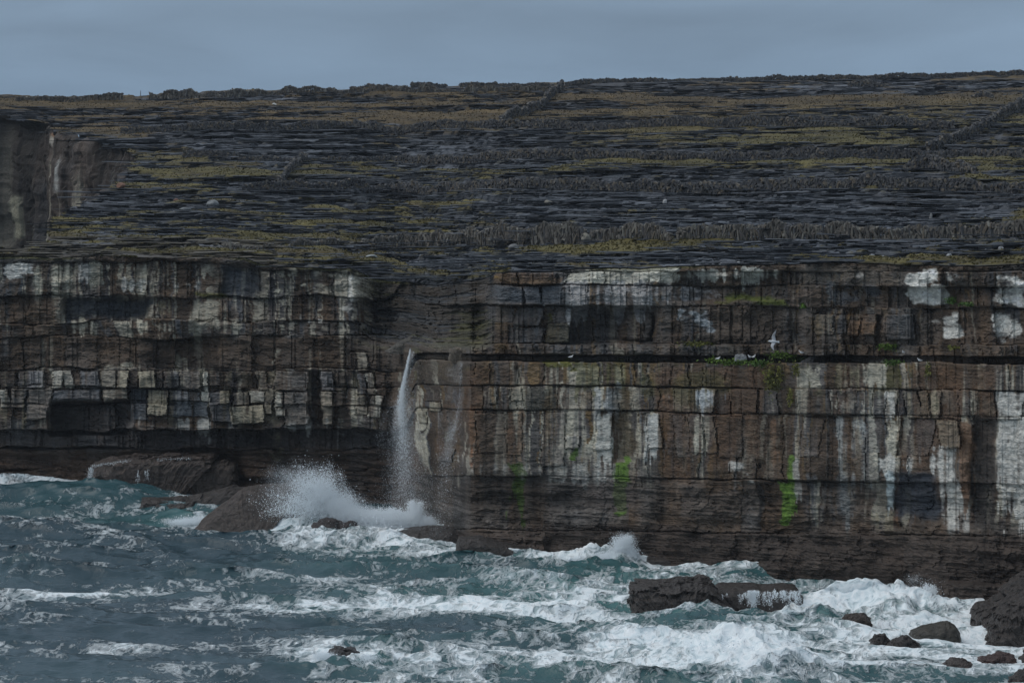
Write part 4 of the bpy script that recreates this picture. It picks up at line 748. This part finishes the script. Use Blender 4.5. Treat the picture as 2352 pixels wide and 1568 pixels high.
sea_rock([(718, 1215), (732, 1202), (752, 1196), (768, 1200), (788, 1206), (812, 1208), (834, 1216), (850, 1232), (866, 1244), (866, 1256), (720, 1250)], 219.5, 1.6, 'jagged black reef half covered by a wave under the spray', 16, rough=.12, tone=(.04, .03, .028))
sea_rock([(858, 1262), (872, 1230), (890, 1222), (950, 1214), (1000, 1209), (1040, 1214), (1062, 1232), (1080, 1290), (860, 1290)], 218, 5, 'broad wet ledge at the foot of the waterfall', 17, boxy=4, rough=.06, name='rock_ledge')
sea_rock([(206, 1150), (208, 1072), (222, 1062), (260, 1052), (340, 1046), (420, 1044), (492, 1043), (500, 1052), (450, 1062), (445, 1110), (440, 1160)], 243, 5, 'square ledge block under the overhang with water sheeting off its rim', 18, boxy=6, rough=.10, n=190, m=80, name='rock_ledge', layers=.1, tone=(.062, .046, .038))
sea_rock([(428, 1175), (438, 1078), (470, 1070), (520, 1066), (542, 1074), (548, 1120), (560, 1180)], 242.5, 3.5, 'dark fallen block wedged between the square ledge and tilted slab', 19, boxy=5, rough=.12, layers=.06, tone=(.06, .045, .036))
sea_rock([(300, 1190), (330, 1150), (400, 1150), (470, 1140), (530, 1122), (560, 1128), (552, 1160), (500, 1185), (470, 1200)], 233.5, 3, 'rounded brown rocks low at the foot of the square ledge', 20, boxy=2.4, rough=.12)
sea_rock([(1040, 1290), (1052, 1236), (1100, 1232), (1150, 1246), (1200, 1256), (1235, 1262), (1250, 1300)], 210.5, 3, 'stepped low rock shelf along the cliff foot with water dripping off', 21, boxy=5, rough=.05, name='rock_ledge')
sea_rock([(1480, 1300), (1486, 1277), (1530, 1275), (1580, 1278), (1640, 1280), (1660, 1300)], 207, 2.5, 'low wet lip of rock at the cliff foot behind the largest block', 22, boxy=5, rough=.04, name='rock_ledge')
# tilted slab lodged above the fall, and the block at the lip
sea_rock([(884, 806), (900, 796), (925, 780), (948, 770), (962, 766), (965, 772), (940, 790), (915, 806), (898, 812)], 231.5, .9, 'long tilted slab lodged above the waterfall lip', 23, name='fallen_slab', tone=(.095, .085, .07), rough=.06, cat='rock')
sea_rock([(1030, 826), (1034, 802), (1050, 799), (1072, 800), (1080, 806), (1078, 822), (1064, 832)], 218.5, 1.2, 'squared brown block overhanging the waterfall ledge', 24, name='fallen_block', tone=(.12, .095, .068), rough=.05, boxy=5)
sea_rock([(1685, 828), (1690, 815), (1706, 812), (1716, 818), (1716, 828)], 202.8, .5, 'pale grey stone on the green bird ledge', 25, name='ledge_stone', tone=(.28, .29, .30), rough=.05, cat='stone', n=50, m=24)
sea_rock([(1832, 842), (1840, 828), (1862, 816), (1872, 816), (1868, 826), (1850, 844)], 200.0, .5, 'dark slanting stone at the end of the green bird ledge', 26, name='ledge_stone', tone=(.06, .06, .06), rough=.05, cat='stone', n=50, m=24)

# ------------------------------------------------------------------ spray and falling water: clouds of drops
def drop_nodes():
    g = bpy.data.node_groups.new('drops', 'GeometryNodeTree')
    g.interface.new_socket('Geometry', in_out='INPUT', socket_type='NodeSocketGeometry'); g.interface.new_socket('Geometry', in_out='OUTPUT', socket_type='NodeSocketGeometry')
    i = g.nodes.new('NodeGroupInput'); o = g.nodes.new('NodeGroupOutput'); p = g.nodes.new('GeometryNodeMeshToPoints'); a = g.nodes.new('GeometryNodeInputNamedAttribute'); a.data_type = 'FLOAT'; a.inputs['Name'].default_value = 'rad'
    s = g.nodes.new('GeometryNodeSetMaterial'); s.inputs['Material'].default_value = M_SPRAY
    g.links.new(i.outputs[0], p.inputs['Mesh']); g.links.new(a.outputs['Attribute'], p.inputs['Radius']); g.links.new(p.outputs[0], s.inputs[0]); g.links.new(s.outputs[0], o.inputs[0])
    return g
DROPS = drop_nodes()
def drops(name, pts, rad, label, cat, kind='stuff', group=None):
    c = pts.mean(0); me = bpy.data.meshes.new(name); me.vertices.add(len(pts)); me.vertices.foreach_set('co', np.ascontiguousarray(pts - c, np.float32).ravel())
    me.attributes.new('rad', 'FLOAT', 'POINT').data.foreach_set('value', np.ascontiguousarray(rad, np.float32)); me.update()
    o = obj(name, me, M_SPRAY, label=label, cat=cat, kind=kind, group=group); o.location = c
    md = o.modifiers.new('drops', 'NODES'); md.node_group = DROPS; return o
OCT = np.array([[1, 0, 0], [-1, 0, 0], [0, 1, 0], [0, -1, 0], [0, 0, 1], [0, 0, -1]], float); OCF = np.array([[0, 2, 4], [2, 1, 4], [1, 3, 4], [3, 0, 4], [2, 0, 5], [1, 2, 5], [3, 1, 5], [0, 3, 5]])
def drop_mesh(name, pts, rad, label, cat):
    c = pts.mean(0); v = (pts - c)[:, None] + OCT[None] * rad[:, None, None] * np.array([.85, .85, 1.7]); f = (np.arange(len(pts))[:, None, None] * 6 + OCF[None]).reshape(-1, 3)
    o = obj(name, mesh_raw(name, v, f), M_SPRAY, label=label, cat=cat); o.location = c; return o
def jets(x, y, a0, a1, reach, n, per, Y_, seed, rad, dY=.8):
    """ragged ropes of drops thrown from (x, y): angles in degrees, reach in frame rows"""
    r = np.random.default_rng(seed); P_, R_ = [], []
    for _ in range(n):
        an = math.radians(r.uniform(a0, a1)); L_ = reach * r.uniform(.45, 1.05); m = int(per * r.uniform(.4, 1.6)); t = r.uniform(.25, 1, m) ** .7; bx_ = x + r.normal(0, reach * .12)
        w_ = (.02 + .07 * t) * reach * r.uniform(.3, 1)
        X = bx_ + math.cos(an) * L_ * t + r.normal(0, 1, m) * w_; Yq = y - math.sin(an) * L_ * t + .22 * L_ * t * t + r.normal(0, 1, m) * w_
        P_.append(ray(X, Yq, Y_ + r.normal(0, dY, m))); R_.append(rad * np.exp(r.normal(0, .55, m)))
    return np.concatenate(P_), np.concatenate(R_)
def burst(clumps, Y_, seed, dY=1.2):
    """each clump: x, y, sx, sy (frame), count, drop radius"""
    r = np.random.default_rng(seed); P_, R_ = [], []
    for (x, y, sx_, sy_, n, rad) in clumps:
        n = int(n); a = r.normal(0, 1, (n, 2)); a *= (r.uniform(.2, 1, (n, 1)) ** .4)
        kn = r.normal(0, .5, (max(3, n // 60), 2)); a = .75 * a + .6 * kn[r.integers(0, len(kn), n)]
        X = x + a[:, 0] * sx_; Yp_ = y + a[:, 1] * sy_
        P_.append(ray(X, Yp_, Y_ + r.normal(0, dY, n))[: n // 4]); R_.append(rad * .55 * np.exp(r.normal(0, .45, n // 4)))
        k4 = n * 5; j = r.integers(0, n, k4)                              # fine mist around the drops
        P_.append(ray(X[j] + r.normal(0, .22, k4) * sx_, Yp_[j] + r.normal(0, .22, k4) * sy_, Y_ + r.normal(0, dY, k4))); R_.append(rad * .24 * np.exp(r.normal(0, .4, k4)))
    P_ = np.concatenate(P_); R_ = np.concatenate(R_); ok = P_[:, 2] > -.3
    return P_[ok], R_[ok]
p, r_ = burst([(690, 1105, 40, 24, 2600, .015), (645, 1088, 28, 18, 900, .013), (735, 1132, 36, 24, 5000, .017), (780, 1162, 30, 20, 10000, .022), (640, 1132, 26, 24, 900, .012), (700, 1160, 34, 22, 1800, .014), (800, 1182, 30, 16, 9000, .028), (850, 1190, 40, 14, 12000, .032), (910, 1195, 36, 14, 11000, .032), (955, 1182, 13, 17, 5000, .024), (948, 1160, 5, 9, 900, .018), (978, 1200, 16, 10, 3500, .028), (870, 1212, 60, 10, 9000, .04), (780, 1208, 46, 10, 5000, .035)], 222.5, 1)
p2, r2 = jets(785, 1200, 100, 162, 185, 200, 300, 222.5, 31, .0078); p3, r3 = jets(900, 1205, 60, 120, 50, 90, 90, 222.5, 32, .011); p4, r4 = jets(952, 1190, 75, 110, 52, 30, 90, 222.5, 33, .010)
p, r_ = np.concatenate([p, p2, p3, p4]), np.concatenate([r_, r2, r3, r4])
drops('spray', p, r_, 'great burst of white spray exploding over the tilted slab', 'spray')
p, r_ = burst([(1432, 1255, 16, 16, 5000, .024), (1440, 1238, 10, 8, 1200, .018), (1410, 1280, 30, 10, 5000, .03), (1350, 1290, 50, 8, 4500, .03), (1450, 1275, 12, 12, 2500, .028)], 206.5, 2, .6)
p2, r2 = jets(1430, 1285, 70, 115, 66, 50, 80, 206.5, 34, .010, .4); p3, r3 = jets(1370, 1295, 60, 130, 22, 50, 50, 206.5, 35, .011, .4); p, r_ = np.concatenate([p, p2, p3]), np.concatenate([r_, r2, r3])
drops('spray', p, r_, 'pointed jet of spray at the cliff foot behind the largest block', 'spray')
p, r_ = burst([(2150, 1362, 22, 12, 4000, .026), (2100, 1366, 40, 9, 4500, .028), (2040, 1372, 40, 7, 2500, .026), (2100, 1330, 16, 10, 180, .016), (2060, 1352, 40, 8, 900, .018), (2190, 1385, 24, 9, 2000, .026)], 191.5, 3, .7)
p2, r2 = jets(2130, 1375, 60, 150, 44, 60, 60, 191.5, 36, .010, .5); p, r_ = np.concatenate([p, p2]), np.concatenate([r_, r2])
drops('spray', p, r_, 'broken wave crest throwing drops near the massive boulder', 'spray')
p, r_ = burst([(1650, 1490, 70, 18, 8000, .03), (1720, 1495, 50, 20, 6000, .028), (1800, 1475, 30, 14, 1500, .02), (1620, 1520, 90, 20, 8000, .034), (1750, 1525, 60, 14, 5000, .03)], 172.5, 4, 2.0)
p2, r2 = jets(1680, 1505, 40, 140, 50, 120, 80, 171.5, 37, .010, 1.5); p, r_ = np.concatenate([p, p2]), np.concatenate([r_, r2])
drops('spray', p, r_, 'wide boiling breaker of white water in the open sea', 'spray')
p, r_ = burst([(1730, 1295, 12, 7, 1200, .024), (1725, 1282, 14, 5, 90, .016), (1660, 1290, 30, 5, 900, .02)], 205, 5, .4)
drops('spray', p, r_, 'small rounded splash against the cliff foot', 'spray')
p, r_ = burst([(440, 1198, 30, 7, 3500, .026), (490, 1192, 22, 8, 1800, .022), (410, 1200, 24, 5, 1200, .024)], 228, 6, .6)
drops('spray', p, r_, 'low white splash at the lower end of the tilted slab', 'spray')
p, r_ = burst([(745, 1508, 18, 8, 1800, .022), (800, 1522, 40, 6, 3500, .024), (850, 1510, 20, 6, 1200, .02)], 170, 7, .5)
drops('spray', p, r_, 'foam splash ringing the jagged offshore rock', 'spray')
p, r_ = burst([(60, 1314, 22, 5, 1800, .02), (84, 1318, 10, 4, 900, .02)], 203, 8, .4)
drops('spray', p, r_, 'small whitecap toppling in the open water off the headland', 'spray')
def fall(path, n, Y_, seed, rad, dY=.15):
    """path: x, y, half width, weight along the fall"""
    r = np.random.default_rng(seed); q = np.array(path, float); s = np.linspace(0, 1, 400); u = np.linspace(0, 1, len(q))
    xx, yy, ww, wt = [np.interp(s, u, q[:, i]) for i in range(4)]
    k = r.choice(400, n, p=wt / wt.sum()); j = r.normal(0, 1, n); st = r.normal(0, .8, (80,)); st = np.random.default_rng(seed + 1).normal(0, 1.0, 26); q_ = r.integers(0, 26, n); j = .4 * j + st[q_] * (.75 + .35 * np.sin(k / 400 * 9 + q_ * 2.4)); k = np.clip(k + (np.sin(q_ * 5.1) * 14).astype(int), 0, 399)
    X = xx[k] + j * ww[k] * .5; Yp_ = yy[k] + r.normal(0, 3.5, n)
    return ray(X, Yp_, Y_ - .004 * (yy[k] - yy[0]) + r.normal(0, dY, n)), rad * np.exp(r.normal(0, .4, n))
WF = [(942, 810, 2, 1.6), (937, 835, 3.5, 2.0), (931, 865, 5.5, 2.4), (925, 900, 9, 2.6), (922, 940, 13, 2.1), (926, 985, 19, 1.5), (931, 1030, 26, 1.2), (935, 1080, 34, 1.0), (939, 1130, 44, .7), (944, 1180, 54, .4)]
p, r_ = fall(WF, 13000, 226.0, 9, .0095)
fallo = drop_mesh('waterfall', p, r_, 'thin white waterfall dropping from the cliff gully to the sea', 'waterfall')
p, r_ = fall([(a_ + 6, b_, c_ * 1.9 + 4, (1.6 if b_ > 900 else .15)) for a_, b_, c_, d_ in WF], 36000, 226.0, 19, .0052, .5)
drops('fall_mist', p, r_, 'fine mist drifting round the waterfall', 'mist')
p, r_ = fall([(1060, 835, 5, .3), (1054, 930, 12, .5), (1046, 975, 12, .9), (1034, 1010, 22, .9), (1022, 1080, 34, 1.1), (1014, 1150, 40, 1.1), (1010, 1230, 44, .6)], 6000, 216.0, 10, .0052, .4)
drops('spur_mist', p, r_, 'faint veil of water blown off the brown spur', 'mist')
def sheet(segs, Y_, seed, name, label, rad=.016):
    r = np.random.default_rng(seed); P_ = []
    for (x0, y0, x1, y1, wd, n) in segs:
        t = r.uniform(0, 1, int(n)); P_.append(ray(x0 + (x1 - x0) * t + r.normal(0, wd, int(n)), y0 + (y1 - y0) * t + r.normal(0, wd * .7, int(n)), Y_ + r.normal(0, .12, int(n))))
    P_ = np.concatenate(P_); return drop_mesh(name, P_, rad * np.exp(r.normal(0, .35, len(P_))), label, 'water')
rr = random.Random(4)
def strands(x0, x1, y0, drop, n, w0=1.2, cnt=40):
    g = []
    for _ in range(n):
        x = rr.uniform(x0, x1); y = y0 + rr.uniform(-2, 3); L_ = drop * rr.uniform(.25, 1.1); k = rr.uniform(-.25, .25)
        g.append((x, y, x + k * L_ * .5, y + L_ * .5, w0 * rr.uniform(.4, 1.4), cnt * rr.uniform(.3, 1.6))); g.append((x + k * L_ * .5, y + L_ * .5, x + k * L_ + rr.uniform(-3, 3), y + L_, w0 * rr.uniform(.8, 2.4), cnt * rr.uniform(.3, 1.2)))
    return g
sheet([(212, 1070, 300, 1057, 2.5, 260), (360, 1056, 440, 1052, 2.5, 120), (210, 1074, 206, 1100, 3.5, 420), (206, 1100, 212, 1132, 4.5, 420)] + strands(310, 345, 1080, 50, 4, 1.5, 30), 239.8, 11, 'water_sheet', 'white water sheeting off the rim of the square ledge', .013)
sheet(strands(1720, 1838, 1357, 34, 34, 1.6, 60) + strands(1716, 1736, 1357, 36, 10, 2.5, 140) + strands(1655, 1712, 1362, 24, 8, 1.2, 30) + strands(1520, 1556, 1372, 30, 5, 1.4, 36), 187.4, 12, 'water_sheet', 'white water pouring over the low shelf in ragged strands', .011)

# ------------------------------------------------------------------ plants on the ledges
def plant(x, y, wpx, hpx, n, c, label, seed, dY=-.25, name='ledge_plant', group=None):
    r = np.random.default_rng(seed)
    ci = int(np.clip(np.searchsorted(XS, x), 0, NC - 1)); ri = int(np.clip((y - yt[ci]) / (yb[ci] - yt[ci]) * (NR - 1), 0, NR - 1)); Y_ = float(Yf[max(0, ri - 4):ri + 5, ci].min()) + dY; k = Y_ / F
    root = obj(name, None, label=label, cat='plant', group=group); root.location = ray(np.array(float(x)), np.array(float(y)), Y_).tolist()
    p = r.normal(0, .42, (n, 3)) * np.array([wpx * k, .22, hpx * k]); p[:, 2] = np.abs(p[:, 2]) * .9 if hpx < 0 else p[:, 2]
    s = r.uniform(.04, .11, n); d1 = r.normal(0, 1, (n, 3)); d1 /= np.linalg.norm(d1, axis=1)[:, None]; d2 = r.normal(0, 1, (n, 3)); d2 /= np.linalg.norm(d2, axis=1)[:, None]
    v = np.stack([p - d1 * s[:, None], p + d2 * s[:, None] * .6, p + d1 * s[:, None], p - d2 * s[:, None] * .6], 1)
    cc = np.array(c) * r.uniform(.55, 1.5, (n, 1)) * np.array([1, 1, 1])
    obj('foliage', mesh_raw('foliage', v, np.arange(n * 4).reshape(n, 4), np.repeat(cc, 4, 0)), M_LEAF, root)
    st_ = np.array([[0, 0, 0], p.mean(0) + [0, -.05, .15], p.mean(0) + [.05, -.05, .14]]); obj('stem', mesh_raw('stem', st_, np.array([[0, 1, 2]]), np.ones((3, 3)) * .05), M_LEAF, root)
G1, G2, G3 = (.10, .16, .028), (.14, .14, .035), (.085, .15, .035)
for k, a in enumerate([(1690, 832, 60, 8, 500, G1, 'wide green cushion of leaves on the bird ledge beside the grey stone'), (1640, 826, 20, 5, 160, G1, 'small green cushion at the end of the bird ledge'), (1745, 834, 30, 8, 260, G3, 'leafy cushion trailing over the bird ledge rim'), (1800, 815, 38, 10, 420, G1, 'bright green cushion just under the flying bird'),
                       (1835, 824, 26, 9, 240, G1, 'green cushion by the dark slanting stone'), (1768, 868, 17, 40, 420, G2, 'long olive plant hanging down the face from the bird ledge'), (1790, 862, 9, 26, 140, G2, 'thin olive strand beside the long hanging plant'), (1828, 848, 10, 20, 150, G2, 'small hanging tuft below the dark slanting stone'), (1815, 915, 8, 24, 160, G2, 'olive tuft in a crack below the bird ledge'),
                       (2040, 796, 30, 8, 300, G1, 'green cushion on the upper thin ledge'), (2052, 832, 26, 7, 240, G3, 'green cushion on the deep crack below the upper thin ledge'), (1846, 702, 8, 6, 90, (.10, .19, .03), 'single bright green tuft under the dark buttress'), (2186, 690, 16, 9, 160, G3, 'green tuft at the foot of white lichen rock'), (2222, 698, 22, 5, 150, G3, 'low green strip on a ledge beside white lichen rock'), (2130, 850, 8, 22, 110, G2, 'straggling tuft on the streaked face'), (2190, 798, 16, 6, 110, G2, 'small olive cushion on the right-hand thin ledge'), (1600, 790, 50, 7, 260, G2, 'mossy olive strip on the thin ledge above the crack')]):
    plant(*a, seed=k + 200)

# ------------------------------------------------------------------ birds
def loft(rings, close=True):
    """rings: list of (n,3) arrays -> one closed skin"""
    n = len(rings[0]); v = np.concatenate(rings); f = []
    for j in range(len(rings) - 1):
        for k in range(n):
            a, b = j * n + k, j * n + (k + 1) % n; f += [(a, b, b + n), (a, b + n, a + n)]
    for k in range(1, n - 1): f += [(0, k + 1, k), ((len(rings) - 1) * n, (len(rings) - 1) * n + k, (len(rings) - 1) * n + k + 1)]
    return v, np.array(f)
def flying_bird(x, y, Y_, label):
    k = Y_ / F; c8 = [2 * math.pi * i / 10 for i in range(10)]
    def ring(px_, r1, r2, zc=0.0): return np.array([[px_, math.cos(a) * r2, zc + math.sin(a) * r1] for a in c8])
    body = loft([ring(-.245, .004, .004, -.006), ring(-.225, .020, .02, -.002), ring(-.20, .034, .034, .003), ring(-.165, .040, .040, .0), ring(-.12, .052, .05, -.004), ring(-.04, .068, .06, -.006), ring(.05, .062, .055, -.006), ring(.12, .040, .036, -.004), ring(.16, .032, .018, -.004), ring(.22, .050, .010, -.006), ring(.245, .046, .004, -.006)])
    def wing(sgn, pts):
        rr = []
        for (xc, s, y_, ch, th) in pts:
            rr.append(np.array([[xc + ch * u, y_ + th * t_, sgn * s] for u, t_ in ((-.5, 0), (-.3, 1), (0, 1.1), (.3, .6), (.5, 0), (.3, -.4), (0, -.6), (-.3, -.5))]))
        return loft(rr)
    up = wing(1, [(.01, .02, 0, .17, .018), (.0, .10, .01, .165, .016), (-.025, .20, .03, .15, .012), (-.02, .28, .05, .125, .009), (.02, .38, .07, .085, .006), (.055, .47, .09, .045, .004), (.075, .52, .10, .01, .002)])
    dn = wing(-1, [(.01, .02, 0, .17, .018), (.0, .09, -.06, .16, .016), (-.04, .16, -.16, .145, .012), (-.03, .22, -.25, .12, .009), (.01, .28, -.33, .085, .006), (.045, .33, -.40, .045, .004), (.06, .355, -.44, .01, .002)])
    vs_, fs_, cs_ = [], [], []; n0 = 0
    for (v, f), c in ((body, (.60, .61, .62)), (up, (.33, .34, .355)), (dn, (.33, .34, .355))):
        cc = np.ones((len(v), 3)) * np.array(c)
        if c[0] < .6: cc *= (1 + .3 * np.sin(np.abs(v[:, 2]) * 16))[:, None]; cc[np.abs(v[:, 2]) > .42] = (.15, .155, .16)
        vs_.append(v); fs_.append(f + n0); cs_.append(cc); n0 += len(v)
    o = obj('flying_bird', mesh_raw('flying_bird', np.concatenate(vs_), np.concatenate(fs_), np.concatenate(cs_), True), M_BIRD, label=label, cat='bird')
    bk = loft([ring(-.275, .002, .002, -.012), ring(-.262, .008, .007, -.008), ring(-.235, .011, .009, -.004)]); obj('beak', mesh_raw('beak', *bk, np.ones((len(bk[0]), 3)) * np.array([.45, .38, .18])), M_BIRD, o)
    o.location = ray(np.array(float(x)), np.array(float(y)), Y_).tolist(); o.rotation_euler = (0, math.radians(4), math.radians(-8)); return o
flying_bird(1777, 784, 150, 'white and grey seabird gliding with spread wings before the cliff')
def sitting_bird(x, y, Y_, label, yaw, group=None, s=1.0):
    c8 = [2 * math.pi * i / 10 for i in range(10)]
    def ring(px_, zc, r1, r2): return np.array([[px_, math.cos(a) * r2, zc + math.sin(a) * r1] for a in c8])
    v, f = loft([ring(.25, .075, .006, .02), ring(.17, .085, .03, .04), ring(.08, .10, .07, .075), ring(-.02, .11, .09, .09), ring(-.10, .125, .085, .08), ring(-.15, .165, .065, .055), ring(-.165, .21, .05, .045), ring(-.18, .24, .045, .042), ring(-.205, .25, .03, .03), ring(-.225, .247, .012, .012), ring(-.25, .242, .004, .004)])
    cc = np.ones((len(v), 3)) * .78; cc[(v[:, 2] > .12) & (v[:, 0] > -.08)] = (.38, .39, .41)
    o = obj('sitting_bird', mesh_raw('sitting_bird', v * s, f, cc, True), M_BIRD, label=label, cat='bird', group=group); o.location = ray(np.array(float(x)), np.array(float(y)), Y_).tolist(); o.rotation_euler = (0, 0, yaw); return o
def ledge_Y(x, y):
    ci = int(np.searchsorted(XS, x)); ri = int((y - yt[ci]) / (yb[ci] - yt[ci]) * (NR - 1)); return float(Yf[ri:ri + 8, ci].min()) - .12
for (x, y, l_, yaw, g_) in [(1723, 822, 'white seabird of a close pair sitting on the green ledge', .6, 'pair of seabirds on the ledge'), (1731, 822, 'white seabird of a close pair sitting on the green ledge', 2.2, 'pair of seabirds on the ledge'), (1841, 812, 'lone white seabird on the green cushion near the slanting stone', .2, None), (1649, 826, 'white seabird at the bare end of the bird ledge', 2.6, None),
                          (2113, 830, 'white seabird tucked into the deep crack by a green cushion', .4, None), (1311, 822, 'white seabird in the deep crack above yellow-green moss', 2.9, None), (2076, 812, 'greyish seabird on the thin upper ledge', .9, None), (1250, 703, 'white seabird perched on the grey ledge above the dark recess', 2.4, None)]:
    sitting_bird(x, y, ledge_Y(x, y), l_, yaw, g_, .72)

# ------------------------------------------------------------------ sea air
HAZE = 0.00009
if HAZE:
    hz_v = np.array([[a, b, c] for a in (-700, 700) for b in (-60, 900) for c in (-3.5, 46)], float); hz_f = np.array([[0, 1, 3, 2], [4, 6, 7, 5], [0, 4, 5, 1], [2, 3, 7, 6], [0, 2, 6, 4], [1, 5, 7, 3]])
    hm = bpy.data.materials.new('sea_air'); hm.use_nodes = True; t = hm.node_tree; t.nodes.clear()
    ho = t.nodes.new('ShaderNodeOutputMaterial'); hv = t.nodes.new('ShaderNodeVolumePrincipled'); hv.inputs['Color'].default_value = (.80, .88, .97, 1); hv.inputs['Density'].default_value = HAZE; hv.inputs['Anisotropy'].default_value = .1
    t.links.new(hv.outputs[0], ho.inputs['Volume'])
    obj('haze', mesh_raw('haze', hz_v, hz_f), hm, kind='stuff', label='thin damp sea air over the water and cliff', cat='haze')
